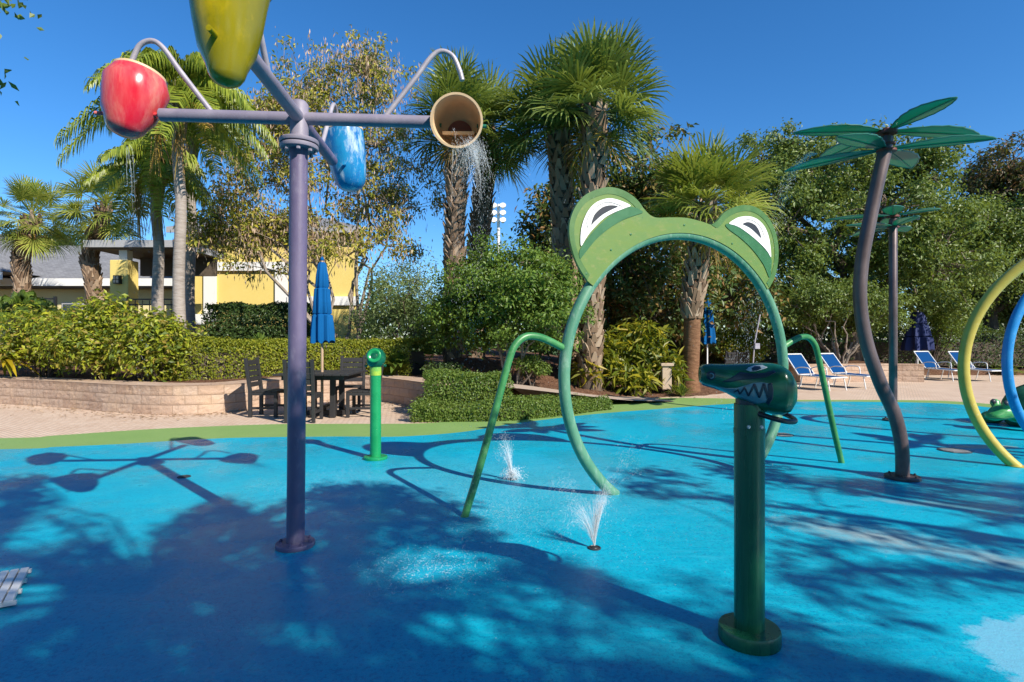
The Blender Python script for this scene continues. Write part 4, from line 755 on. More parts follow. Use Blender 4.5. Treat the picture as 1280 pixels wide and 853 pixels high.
zz6 = lambda L: [unring(640 + x / 2.842, 200 + y / 2.842) for x, y in L]
up = zz6([(265, 428), (235, 380), (215, 330), (203, 275), (204, 220), (224, 166), (260, 125), (310, 103), (352, 98), (400, 112), (440, 140), (468, 175), (490, 197), (515, 206), (560, 205), (620, 207), (680, 222), (705, 230), (726, 219), (750, 190), (790, 168), (830, 161), (870, 172), (905, 202), (930, 245), (943, 300), (943, 360), (932, 415), (912, 455)])
up = spl2(up, 4)
lo = []
a_s = math.atan2(up[-1][1], up[-1][0]); a_e = math.atan2(up[0][1], up[0][0])
for t in np.linspace(a_s, a_e, 40): lo.append(((RR + 0.005) * math.cos(t), (RR + 0.005) * math.sin(t)))
pf = lambda x, y, t: ringp(x, y, t)
b = MB(); b.prism(up + lo, 0.032, 0.056, pf); fo = obj('face_panel', b, M['frog'], FA)
def strip(outer, inner, t0, t1, mat, name, par):
    n = len(outer); V = [ringp(*p, t1) for p in outer] + [ringp(*p, t1) for p in inner] + [ringp(*p, t0) for p in outer] + [ringp(*p, t0) for p in inner]; F = []
    for i in range(n - 1): F += [(i, i + 1, n + i + 1, n + i), (2 * n + i, i, n + i if False else i + 0, 2 * n + i) if False else (2 * n + i, 2 * n + i + 1, i + 1, i), (n + i, n + i + 1, 3 * n + i + 1, 3 * n + i)]
    F += [(0, n, 3 * n, 2 * n), (n - 1, 2 * n - 1, 4 * n - 1, 3 * n - 1)]; bb = MB(); bb.add(V, F); return obj(name, bb, M[mat], par)
cenL = Vector(unring(757, 300)); cenR = Vector(unring(933, 313))
def inset(P, cen, k): return [tuple(Vector(p).lerp(cen, k)) for p in P]
iL = [p for p in up[:44]]; iR = [p for p in up[68:]]
strip(iL, inset(iL, cenL, 0.13), 0.057, 0.0595, 'frog_rim', 'lobe_rim', fo); strip(iR, inset(iR, cenR, 0.13), 0.057, 0.0595, 'frog_rim', 'lobe_rim', fo)
def plate(L, mat, name, t0, t1, par=fo, smooth_n=4):
    bb = MB(); P = cspl2(zz6(L), smooth_n) if smooth_n else zz6(L); bb.prism(P, t0, t1, pf); return obj(name, bb, M[mat], par)
plate([(236, 335), (243, 312), (280, 262), (330, 212), (380, 180), (417, 168), (448, 176), (462, 188), (440, 196), (390, 215), (340, 246), (295, 285), (252, 338), (240, 352)], 'frog_band', 'eyelid', 0.060, 0.0625)
plate([(755, 232), (772, 228), (812, 246), (852, 276), (888, 312), (916, 348), (918, 380), (912, 420), (890, 372), (850, 318), (808, 278), (770, 250)], 'frog_band', 'eyelid', 0.060, 0.0625)
ew = plate([(243, 307), (240, 285), (243, 245), (254, 208), (272, 175), (300, 150), (340, 138), (378, 145), (417, 163), (400, 172), (360, 188), (322, 210), (280, 252), (258, 282)], 'eye_white', 'eye', 0.063, 0.066)
pu = plate([(278, 232), (284, 208), (294, 190), (318, 170), (345, 163), (372, 167), (350, 178), (318, 196), (290, 220)], 'pupil', 'pupil', 0.0662, 0.0685, ew)
ew2 = plate([(767, 227), (785, 213), (805, 204), (840, 202), (870, 214), (895, 242), (910, 285), (916, 345), (904, 328), (885, 306), (852, 276), (812, 246), (788, 234)], 'eye_white', 'eye', 0.063, 0.066)
plate([(815, 229), (828, 223), (842, 224), (860, 234), (872, 252), (880, 278), (866, 265), (845, 246), (828, 236)], 'pupil', 'pupil', 0.0662, 0.0685, ew2)
def tube_line(L, par, r=0.004): bb = MB(); bb.tube([ringp(*p, 0.067) for p in spl2(zz6(L), 4)], r, 6); obj('eye_line', bb, M['pupil'], par)
tube_line([(266, 244), (262, 222), (275, 190), (310, 160), (340, 152), (370, 160), (386, 167)], ew, 0.002); tube_line([(808, 226), (828, 214), (852, 218), (878, 240), (892, 275)], ew2, 0.002)
for (x, y) in ((262, 405), (420, 265), (610, 232), (780, 298), (905, 438), (350, 320)):
    s_, t_ = unring(640 + x / 2.842, 200 + y / 2.842); bb = MB(); bb.lathe([(0.010, 0), (0.010, 0.004), (0.0, 0.006)], 10, Matrix.Translation(ringp(s_, t_, 0.056)) @ RN.to_track_quat('Z', 'Y').to_matrix().to_4x4()); obj('bolt', bb, M['frog_band'], fo, smooth=True)
for sg, foot in ((-1, (-0.36, 4.22)), (1, (3.57, 6.06))):
    f = Vector((foot[0], foot[1], 0)); s_f = (f - RC).dot(RE); n_f = (f - RC).dot(RN); sa = sg * RR * 0.998
    P = [ringp(sa, 0.245 - 0.0, 0.0)]
    for k, (fr, tt) in enumerate(((0.18, 0.315), (0.30, 0.345), (0.42, 0.34), (0.52, 0.27), (0.58, 0.15), (0.70, -0.2), (0.86, -0.66), (1.0, -RC.z))): P.append(ringp(sa + (s_f - sa) * fr, tt, n_f * fr))
    b = MB(); b.tube(spline(P, 6), 0.030, 14); obj('arm', b, M['arm'], FA, smooth=True)

# ------------------------------------------------------------------ shark head spray cannon
KX, KY = 1.055, 2.49; KC = thing('spray_cannon', (KX, KY, 0.012), 'dark green spray cannon post with a toothy crocodile head', 'water feature')
b = MB(); b.tube([(KX, KY, 0.02), (KX, KY, 1.062)], 0.064, 32); obj('post', b, M['post_g'], KC, smooth=True)
b = MB(); b.tube([(KX, KY, 0.93), (KX, KY, 0.952)], 0.0665, 32); obj('collar', b, M['post_g'], KC, smooth=True)
b = MB(); flange(b, (KX, KY, 0.012), 0.131, 0.062); obj('base_flange', b, M['post_g'], KC, smooth=True)
for sg in (-1, 1): b = MB(); b.lathe([(0.008, 0), (0.008, 0.004), (0, 0.006)], 10, Matrix.Translation((KX + sg * 0.028, KY - 0.0575, 0.968)) @ Matrix.Rotation(R(90), 4, 'X')); obj('bolt', b, M['steel'], KC, smooth=True)
HR = Matrix.Translation((KX, KY, 0)) @ Matrix.Rotation(R(-10), 4, 'Z') @ Matrix.Translation((-0.215, 0, 0))
HS = [(0.0, 1.172, 1.205, .022), (0.004, 1.156, 1.226, .042), (0.016, 1.148, 1.236, .054), (0.06, 1.136, 1.239, .063), (0.11, 1.112, 1.238, .070), (0.17, 1.078, 1.241, .080), (0.21, 1.058, 1.243, .085), (0.26, 1.030, 1.245, .092), (0.31, 1.018, 1.244, .097), (0.345, 1.018, 1.236, .097), (0.375, 1.030, 1.214, .088), (0.395, 1.062, 1.178, .066), (0.402, 1.10, 1.14, .03)]
HS = [(x, 1.35 + (z - 1.35) if True else z, w, d) for x, z, w, d in HS]
hx = [h[0] for h in HS]
def hsec(x): return [float(np.interp(x, hx, [h[k] for h in HS])) for k in (1, 2, 3)]
PW = 2.6
def hsurf(x, z, off=0.0):                                # camera-side skin of the head
    z0, z1, w = hsec(x); zc, hh = (z0 + z1) / 2, (z1 - z0) / 2; q = min(0.999, abs((z - zc) / hh)); return HR @ Vector((x, -w * (1 - q ** PW) ** (1 / PW) - off, z))
b = MB(); V = []; sg_ = 36
xsS = spl2([(h[0], 0) for h in HS], 4); XS = [p[0] for p in xsS]
for x in XS:
    z0, z1, w = hsec(x); zc, hh = (z0 + z1) / 2, (z1 - z0) / 2
    for j in range(sg_):
        t = 2 * math.pi * j / sg_; c, s = math.cos(t), math.sin(t); V.append(HR @ Vector((x, w * math.copysign(abs(c) ** (2 / PW), c), zc + hh * math.copysign(abs(s) ** (2 / PW), s))))
n = len(XS); b.add(V, [(i * sg_ + j, (i + 1) * sg_ + j, (i + 1) * sg_ + (j + 1) % sg_, i * sg_ + (j + 1) % sg_) for i in range(n - 1) for j in range(sg_)] + [tuple(range(sg_)), tuple((n - 1) * sg_ + j for j in range(sg_))[::-1]])
hd = obj('head', b, M['shark'], KC, smooth='all')
def decal(name, poly, mat, off, par):
    bm = bmesh.new(); f = bm.faces.new([bm.verts.new((x, z, 0)) for x, z in poly]); bmesh.ops.triangulate(bm, faces=[f])
    bmesh.ops.subdivide_edges(bm, edges=bm.edges[:], cuts=4, use_grid_fill=True); bmesh.ops.triangulate(bm, faces=bm.faces[:])
    bm.verts.index_update(); V = [hsurf(v.co.x, v.co.y, off) for v in bm.verts]; F = [[v.index for v in f.verts] for f in bm.faces]; bm.free(); bb = MB(); bb.add(V, F); o = obj(name, bb, M[mat], par, smooth='all')
    sd = o.modifiers.new('thick', 'SOLIDIFY'); sd.thickness = 0.0012; sd.offset = 0; return o
def pxh(x, y): u, v = 850 + x / 7.753, 440 + y / 7.753; return ((u - 858.5) / 113.5 * 0.400, 1.35 + (V0 - v) / FPX * 2.46)
jw = decal('jaw', [pxh(*p) for p in ((78, 318), (140, 318), (220, 335), (300, 350), (380, 345), (460, 318), (530, 292), (600, 285), (660, 292), (665, 380), (660, 470), (560, 500), (480, 465), (400, 432), (300, 398), (200, 365), (110, 340))], 'jaw', 0.0008, hd)
zz = [(370, 385), (398, 362), (418, 402), (455, 338), (492, 415), (540, 305), (583, 425), (622, 300), (660, 425)]
for (x0, y0), (x1, y1) in zip(zz[:-1], zz[1:]):
    d = math.hypot(x1 - x0, y1 - y0); w = 6 + 8 * (x0 - 370) / 290; ox, oy = -(y1 - y0) / d * w, (x1 - x0) / d * w; ex, ey = (x1 - x0) / d * 5, (y1 - y0) / d * 5
    decal('tooth_line', [pxh(x0 + ox - ex, y0 + oy - ey), pxh(x1 + ox + ex, y1 + oy + ey), pxh(x1 - ox + ex, y1 - oy + ey), pxh(x0 - ox - ex, y0 - oy - ey)], 'navy', 0.0022, hd)
decal('mouth_corner', [pxh(*p) for p in ((655, 300), (690, 285), (705, 360), (700, 440), (668, 500), (645, 480), (660, 400))], 'navy', 0.0022, hd)
decal('brow_stripe', [pxh(*p) for p in ((420, 190), (520, 205), (640, 195), (720, 170), (735, 190), (650, 235), (540, 252), (440, 262), (340, 285), (250, 290), (330, 250))], 'navy', 0.0016, hd)
ey = decal('eye', [pxh(*p) for p in ((475, 172), (500, 148), (560, 128), (630, 124), (672, 146), (620, 166), (560, 182), (510, 186))], 'tooth', 0.0024, hd); decal('pupil', [pxh(*p) for p in ((525, 155), (560, 135), (605, 135), (610, 158), (570, 175), (530, 180))], 'navy', 0.0036, hd)
decal('nostril', [pxh(160 + 42 * math.cos(t), 230 + 46 * math.sin(t)) for t in np.linspace(0, 6.283, 15)[:-1]], 'navy', 0.002, hd)
b = MB(); b.tube([hsurf(*pxh(160 + 20 * math.cos(t), 232 + 24 * math.sin(t)), 0.004) for t in np.linspace(-2.2, 1.9, 12)], 0.0028, 6); obj('nostril_rim', b, M['jaw'], hd)
HC = Vector((KX + 0.095, KY + 0.0, 1.02)); b = MB(); b.tube([HC + Vector((0.098 * math.cos(t), 0.098 * math.sin(t) * 0.95, 0.018 * math.sin(t) - 0.022 * math.cos(t))) for t in np.linspace(0, 6.283, 40)], 0.0115, 12, caps=False); obj('handle', b, M['black_rubber'], KC, smooth=True)
b = MB(); b.tube([(KX, KY, 1.04), (KX, KY, 1.10)], 0.058, 24); obj('swivel', b, M['navy'], KC, smooth=True)

# ------------------------------------------------------------------ emerald spout post
SX, SY = -1.525, 6.26; ST = thing('spout_post', (SX, SY, 0.012), 'short emerald green spout post with round glassy top', 'water feature')
b = MB(); b.tube([(SX, SY, 0.02), (SX, SY, 1.04)], 0.061, 28); obj('post', b, M['spout_g'], ST, smooth=True)
b = MB(); flange(b, (SX, SY, 0.012), 0.132, 0.03); obj('base_flange', b, M['spout_g'], ST, smooth=True)
b = MB(); b.tube([(SX, SY, 0.945), (SX, SY, 1.035)], 0.0632, 28); obj('painted_collar', b, M['spout_y'], ST, smooth=True)
b = MB(); b.lathe([(0.0, -0.115), (0.05, -0.108), (0.085, -0.08), (0.108, -0.04), (0.115, 0), (0.108, 0.04), (0.085, 0.078), (0.05, 0.104), (0, 0.115)], 32, Matrix.Translation((SX, SY, 1.14))); gl = obj('globe', b, M['shark'], ST, smooth='all')
b = MB(); b.lathe([(0.045, 0), (0.072, 0.004), (0.080, 0.016), (0.070, 0.026), (0.050, 0.020), (0.036, 0.004), (0.0, 0.002)], 28, Matrix.Translation((SX + 0.01, SY - 0.098, 1.165)) @ Matrix.Rotation(R(78), 4, 'X')); obj('nozzle', b, M['spout_g'], gl, smooth='all')
b = MB(); b.lathe([(0.0, 0.012), (0.02, 0.010), (0.034, 0.004)], 16, Matrix.Translation((SX + 0.01, SY - 0.102, 1.165)) @ Matrix.Rotation(R(78), 4, 'X')); obj('lens', b, M['shark'], gl, smooth='all')
for sg in (-1, 1): b = MB(); b.tube([(SX + sg * 0.09, SY, 1.055), (SX + sg * 0.12, SY, 1.05)], 0.014, 10); obj('knob', b, M['shark'], ST, smooth=True)

# ------------------------------------------------------------------ petal spray posts
def petal_post(label, loc):
    t = thing('petal_post', (0, 0, 0), label, 'water feature', 'S-curved posts topped with green petals')
    Q = [(0, 0), (-0.008, 0.307), (-0.077, 0.614), (-0.215, 0.92), (-0.345, 1.30), (-0.407, 1.69), (-0.39, 2.07), (-0.32, 2.455), (-0.24, 2.84), (-0.17, 3.145), (-0.155, 3.27)]
    b = MB(); b.tube(spline([(x, 0, z) for x, z in Q], 6), 0.060, 24); obj('post', b, M['bronze'], t, smooth=True)
    b = MB(); flange(b, (0, 0, 0.0), 0.15, 0.03); f = obj('base_flange', b, M['bronze'], t, smooth=True); bolts('bolt', (0, 0), 0.118, 6, 0.028, 0.013, f, M['bronze'])
    b = MB(); cx = -0.155
    b.lathe([(0.0, 3.27), (0.085, 3.27), (0.085, 3.29), (0.05, 3.30), (0.05, 3.33), (0.075, 3.335), (0.075, 3.35), (0, 3.36)], 16, Matrix.Translation((cx, 0, -0.14))); b.lathe([(0.03, 3.2), (0.03, 3.36)], 10, Matrix.Translation((cx, 0, 0))); b.lathe([(0.0, 3.3), (0.09, 3.3), (0.09, 3.33), (0, 3.35)], 16, Matrix.Translation((cx, 0, 0))); hub = obj('hub', b, M['rust_in'], t)
    for zb, L, az, tilt in ((3.335, 0.90, 4, -1), (3.335, 0.9, 98, 1), (3.335, 0.84, 180, -1), (3.335, 0.60, -74, 5), (3.165, 0.84, 42, 0), (3.165, 0.86, 138, -2), (3.165, 0.66, 205, 1), (3.165, 0.86, -12, 2)):
        Mt = Matrix.Translation((cx, 0, zb)) @ Matrix.Rotation(R(az), 4, 'Z') @ Matrix.Rotation(R(-tilt), 4, 'Y')
        n = 18; wf = lambda u: 0.135 * (math.sin(math.pi * min(1, u * 0.96 + 0.03)) ** 0.95) * (0.85 + 0.3 * u) * (1 + 0.05 * math.sin(u * 40)) + 0.012 if u < 0.985 else 0.004
        def pv(u, k, h): w = wf(u); return Mt @ Vector((0.05 + u * L, k * w, 0.008 * math.sin(u * 2.6) - 0.005 * u + 0.10 * w * abs(k) + h))
        b = MB(); V = []; K = (-0.9, -0.45, 0, 0.45, 0.9)
        for h in (0.0, -0.007):
            for i in range(n + 1): V += [pv(i / n * 0.985, k, h) for k in K]
        m = len(K); o = (n + 1) * m; F = []
        for i in range(n):
            for k in range(m - 1): q = (i * m + k, i * m + k + 1, (i + 1) * m + k + 1, (i + 1) * m + k); F += [q, tuple(o + x for x in q[::-1])]
            F += [(i * m, (i + 1) * m, o + (i + 1) * m, o + i * m), (i * m + m - 1, o + i * m + m - 1, o + (i + 1) * m + m - 1, (i + 1) * m + m - 1)]
        b.add(V, F); pt = obj('petal', b, M['petal'], t, smooth=True)
        b = MB(); b.tube([pv(i / n, -0.95, -0.005) for i in range(n + 1)] + [pv(i / n, 0.95, -0.005) for i in range(n, -1, -1)], 0.007, 6); b.tube([pv(i / n * 0.97, 0, -0.010) for i in range(n + 1)], 0.006, 6); obj('petal_rim', b, M['petal_rim'], pt, smooth=True)
    t.location = loc; return t
p1 = petal_post('nearer bronze S-curved post topped with big translucent green petals', (3.745, 5.37, 0.012))
p2 = copy_tree(p1); p2.location = (6.24, 9.17, 0.012); p2.rotation_euler = (0, 0, R(55.8)); p2['label'] = 'farther bronze post with green petals, standing behind the nearer curved one'

# ------------------------------------------------------------------ spray hoops
def hoop(c, R_, yaw, mat, r, label):
    t = thing('spray_hoop', (c[0], c[1], 0.012), label, 'water feature'); e = Vector((math.cos(yaw), math.sin(yaw), 0)); c = Vector(c); a = math.asin(min(0.999, c.z / R_))
    b = MB(); b.tube([c + e * R_ * math.cos(q) + Vector((0, 0, R_ * math.sin(q))) for q in np.linspace(-a, math.pi + a, 80)], r, 20); obj('hoop_tube', b, M[mat], t, smooth=True)
    for sg in (-1, 1):
        q = c + e * sg * R_ * math.cos(a); b = MB(); flange(b, (q.x, q.y, 0.010), r * 1.5, 0.012); obj('foot_plate', b, M[mat], t, smooth=True)
    return t
hoop((6.19, 5.49, 1.04), 1.42, -0.416, 'hoop_y', 0.054, 'yellow hoop tube, nearer of the two hoops at the right edge')
hoop((7.91, 7.47, 1.04), 1.42, 0.086, 'hoop_b', 0.058, 'blue hoop tube behind the yellow hoop at the right edge')

# ------------------------------------------------------------------ green creature sculpture
CX, CY = 7.24, 8.25; CR = thing('turtle_sculpture', (CX + 0.4, CY + 0.3, 0.012), 'mottled green crouching turtle sculpture beneath the blue hoop', 'sculpture')
def blob(parts, res, name, mat, par, seed=0, amp=0.02):
    rng = np.random.default_rng(seed); mb = bpy.data.metaballs.new('tmp'); mb.resolution = res; mb.threshold = 0.35
    for c, r in parts:
        el = mb.elements.new(type='ELLIPSOID'); el.co = c; el.size_x, el.size_y, el.size_z = r; el.radius = 1.0; el.stiffness = 3.0
    ob = bpy.data.objects.new('tmp', mb); C.objects.link(ob); dg = bpy.context.evaluated_depsgraph_get(); dg.update(); me = bpy.data.meshes.new_from_object(ob.evaluated_get(dg))
    V = [v.co.copy() for v in me.vertices]; F = [list(p.vertices) for p in me.polygons]; bpy.data.objects.remove(ob); bpy.data.metaballs.remove(mb); bpy.data.meshes.remove(me)
    bb = MB(); bb.add([(v.x, v.y, max(0.012, v.z)) for v in V], F); return obj(name, bb, mat, par, smooth='all')
hd2 = blob([((CX - 0.02, CY, 0.27), (0.24, 0.20, 0.15)), ((CX - 0.15, CY - 0.02, 0.22), (0.16, 0.16, 0.10)), ((CX + 0.22, CY + 0.02, 0.22), (0.22, 0.18, 0.14)), ((CX - 0.02, CY - 0.10, 0.40), (0.09, 0.09, 0.08)), ((CX - 0.02, CY + 0.12, 0.40), (0.09, 0.09, 0.08)), ((CX + 0.28, CY - 0.15, 0.16), (0.14, 0.14, 0.16))], 0.045, 'head', M['turtle'], CR)
for dy in (-0.16, 0.06): b = MB(); b.lathe([(0.0, 0.0), (0.03, -0.004), (0.04, -0.02)], 14, Matrix.Translation((CX - 0.075, CY + dy, 0.43)) @ Matrix.Rotation(R(70), 4, 'X')); obj('eye', b, M['pupil'], hd2, smooth='all')
b = MB(); b.tube(spline([(CX - 0.28, CY - 0.06, 0.20), (CX - 0.18, CY - 0.185, 0.205), (CX - 0.02, CY - 0.215, 0.235), (CX + 0.12, CY - 0.205, 0.215)], 5), 0.010, 6); obj('mouth', b, M['shell'], hd2, smooth=True)
blob([((CX + 0.95, CY + 0.35, 0.25), (0.78, 0.68, 0.62)), ((CX + 1.2, CY + 0.35, 0.5), (0.4, 0.4, 0.38))], 0.07, 'shell', M['shell'], CR)
for dx, dy in ((0.42, -0.28), (0.45, 0.72), (1.4, -0.3), (1.4, 0.85)): blob([((CX + dx, CY + dy, 0.10), (0.24, 0.18, 0.14))], 0.05, 'leg', M['turtle'], CR)

# ------------------------------------------------------------------ dining set
TXc, TYc = -3.32, 9.85
def slat_table():
    t = thing('dining_table', (TXc, TYc, 0.0), 'square charcoal slatted patio table with blue parasol through it', 'table'); b = MB()
    for i in range(9): b.box((TXc - 0.56 + i * 0.14, TYc, 0.755), (0.128, 1.26, 0.03))
    obj('tabletop', b, M['char'], t, bevel=0.004); b = MB()
    for sx in (-1, 1): b.box((TXc + sx * 0.5, TYc, 0.70), (0.04, 1.06, 0.075)); b.box((TXc, TYc + sx * 0.5, 0.70), (0.96, 0.04, 0.075))
    obj('apron', b, M['char'], t)
    for sx in (-1, 1):
        for sy in (-1, 1): b = MB(); b.box((TXc + sx * 0.25, TYc + sy * 0.25, 0.37), (0.085, 0.085, 0.73)); obj('leg', b, M['char'], t, bevel=0.004)
    b = MB(); b.box((TXc, TYc, 0.06), (0.75, 0.09, 0.08)); b.box((TXc, TYc, 0.14), (0.09, 0.75, 0.07)); obj('foot_cross', b, M['char'], t); return t
slat_table()
def chair(label):
    t = thing('dining_chair', (0, 0, 0), label, 'chair', 'charcoal slatted dining chairs round the patio table'); b = MB()
    for i in range(5): b.box((0, -0.19 + i * 0.095, 0.445), (0.47, 0.085, 0.025))
    obj('seat', b, M['char'], t, bevel=0.004); tilt = Matrix.Rotation(R(-8), 3, 'X'); b = MB()
    for i in range(5): b.box((0, 0.245 + 0.06 * (i + 0.5) / 5, 0.56 + i * 0.095), (0.40, 0.02, 0.082), tilt)
    obj('backrest', b, M['char'], t, bevel=0.003)
    for sx in (-1, 1):
        b = MB(); b.bar((sx * 0.215, 0.235, 0.0), (sx * 0.215, 0.235, 0.45), 0.05, 0.06); b.bar((sx * 0.215, 0.235, 0.44), (sx * 0.215, 0.315, 1.02), 0.05, 0.055); obj('leg', b, M['char'], t, bevel=0.004)
        b = MB(); b.bar((sx * 0.215, -0.205, 0), (sx * 0.215, -0.205, 0.43), 0.05, 0.055); obj('leg', b, M['char'], t, bevel=0.004)
        b = MB(); b.bar((sx * 0.215, -0.2, 0.16), (sx * 0.215, 0.23, 0.16), 0.03, 0.04); obj('stretcher', b, M['char'], t)
        b = MB(); b.bar((sx * 0.215, -0.2, 0.405), (sx * 0.215, 0.23, 0.405), 0.03, 0.05); obj('seat_rail', b, M['char'], t)
    return t
c0 = chair('charcoal slatted chair left of the patio table, back to the left')
for i, (x, y, rz, lab) in enumerate([(TXc - 0.95, TYc + 0.0, R(90), None), (TXc + 0.70, TYc - 0.02, R(-88), 'charcoal slatted chair right of the table beside the emerald spout post'), (TXc + 0.22, TYc + 0.85, R(4), 'charcoal slatted chair on the far side against the curved wall'), (TXc - 0.10, TYc - 0.62, R(183), 'charcoal slatted chair on the near side partly behind the purple pole')]):
    c = c0 if i == 0 else copy_tree(c0); c.location = (x, y, 0); c.rotation_euler = (0, 0, rz)
    if lab: c['label'] = lab
def folded_umbrella(x, y, z0, zb, zt, r, mat, label, pole_mat='wood_pole', seed=0):
    t = thing('parasol', (x, y, z0), label, 'parasol'); b = MB(); b.tube([(x, y, z0), (x, y, zt + 0.06)], 0.024, 12); obj('pole', b, M[pole_mat], t, smooth=True)
    rng = np.random.default_rng(seed); b = MB(); V = []; n = 48; H = zt - zb; rows = [(0, 0.25), (0.03, 0.42), (0.16, 0.58), (0.30, 0.66), (0.325, 0.56), (0.34, 0.74), (0.48, 0.80), (0.64, 0.86), (0.655, 0.74), (0.67, 0.92), (0.85, 1.0), (1.0, 1.02)]; ph = rng.uniform(0, 6, 8)
    for u, k in rows:
        for j in range(n):
            a = 2 * math.pi * j / n; w = 1 + (0.05 + 0.16 * u) * math.cos(8 * a + 0.7 * math.sin(5 * u)) + 0.06 * u * math.sin(3 * a + ph[0] + 4 * u); V.append((x + r * k * w * math.cos(a), y + r * k * w * math.sin(a), zt - u * H + (0.03 * math.cos(8 * a + 1) if u > 0.95 else 0)))
    m = len(rows); b.add(V, [(i * n + j, (i + 1) * n + j, (i + 1) * n + (j + 1) % n, i * n + (j + 1) % n) for i in range(m - 1) for j in range(n)] + [tuple(range(n)), tuple((m - 1) * n + j for j in range(n))[::-1]]); obj('canopy', b, M[mat], t, smooth=True)
    b = MB(); b.lathe([(0.03, 0), (0.035, 0.03), (0.015, 0.06), (0, 0.075)], 12, Matrix.Translation((x, y, zt + 0.03))); obj('finial', b, M[mat], t, smooth=True); return t
folded_umbrella(TXc - 0.02, TYc, 0.012, 1.30, 2.70, 0.175, 'canvas', 'folded bright blue parasol standing in the patio table')
folded_umbrella(px(884, 17), 17, 0.3, 1.22, 2.62, 0.22, 'canvas', 'folded bright blue parasol beside the reddish palm trunk', 'white_metal', 1)
folded_umbrella(px(1147, 20.6), 20.6, 0.0, 0.95, 2.35, 0.42, 'navy_canvas', 'folded navy parasol in shade behind the loungers', 'white_metal', 2)
b = MB(); b.tube([(px(940, 16), 16, 0.2), (px(943, 16), 16, 1.2), (px(950, 16), 16, 2.05)], 0.02, 8); b.box((px(946, 16), 15.97, 1.15), (0.13, 0.05, 0.16)); tag(obj('garden_stake', b, M['galv'], smooth=True), 'thin pale leaning stake in the bed behind the frog ring', 'stake')
# small dark chairs far back, seen through the ring
for i, u in enumerate((906, 928)):
    c = copy_tree(c0); c.location = (px(u, 18.2), 18.2, hz(px(u, 18.2), 18.2)); c.rotation_euler = (0, 0, R([200, 150][i])); c['group'] = 'dark chairs far behind the ring'; c['label'] = ['dark chair behind crocodile head, beside the blue parasol', 'dark chair behind crocodile head, left of the pale stake'][i]

# ------------------------------------------------------------------ sun loungers
def lounger(label):
    t = thing('sun_lounger', (0, 0, 0), label, 'sun lounger', 'blue sling loungers on the patio'); w = 0.31
    for nm, P in (('frame', [(0.95, 0.34), (0.2, 0.36), (0.0, 0.37)]), ('frame', [(0.0, 0.37), (-0.42, 0.92)])):
        b = MB()
        for s in (-1, 1): b.tube([(x, s * w, z) for x, z in P], 0.017, 8)
        b.tube([(P[-1][0], -w, P[-1][1]), (P[-1][0], w, P[-1][1])], 0.017, 8); b.tube([(P[0][0], -w, P[0][1]), (P[0][0], w, P[0][1])], 0.017, 8); obj(nm, b, M['white_metal'], t, smooth=True)
    b = MB(); b.box((0.49, 0, 0.355), (0.88, 0.585, 0.012), Matrix.Rotation(R(1.5), 3, 'Y')); obj('seat_sling', b, M['sling'], t, bevel=0.004)
    d = Vector((-0.42, 0, 0.55)); b = MB(); b.box((-0.21, 0, 0.645), (0.012, 0.585, d.length - 0.06), Matrix.Rotation(math.atan2(-0.42, 0.55), 3, 'Y')); obj('back_sling', b, M['sling'], t, bevel=0.004)
    for s in (-1, 1):
        for x0, x1 in ((0.86, 0.93), (0.12, 0.02)): b = MB(); b.tube([(x0, s * w, 0.35), (x1, s * w * 1.03, 0.0)], 0.015, 8); obj('leg', b, M['white_metal'], t, smooth=True)
        b = MB(); b.tube(spline([(-0.12, s * w, 0.52), (0.05, s * w * 1.08, 0.575), (0.3, s * w * 1.08, 0.57), (0.36, s * w * 1.05, 0.5), (0.38, s * w, 0.36)], 4), 0.014, 8); obj('armrest', b, M['white_metal'], t, smooth=True)
    b = MB(); b.tube([(-0.3, -w, 0.76), (-0.42, -w, 0.02), (-0.42, w, 0.02), (-0.3, w, 0.76)], 0.013, 8); obj('back_support', b, M['white_metal'], t, smooth=True); return t
l0 = lounger('leftmost blue sling lounger, half behind the frog ring')
for i, (u, Y, rz, lab) in enumerate([(1008, 15.4, -66, None), (1050, 16.0, -64, 'blue sling lounger second from left, behind green arm of the arch'), (1166, 18.8, -76, 'blue sling lounger right of the brown petal posts'), (1210, 18.6, -76, 'rightmost blue sling lounger, left of the yellow hoop')]):
    c = l0 if i == 0 else copy_tree(l0); c.location = (px(u, Y), Y, 0.003); c.rotation_euler = (0, 0, R(rz))
    if lab: c['label'] = lab

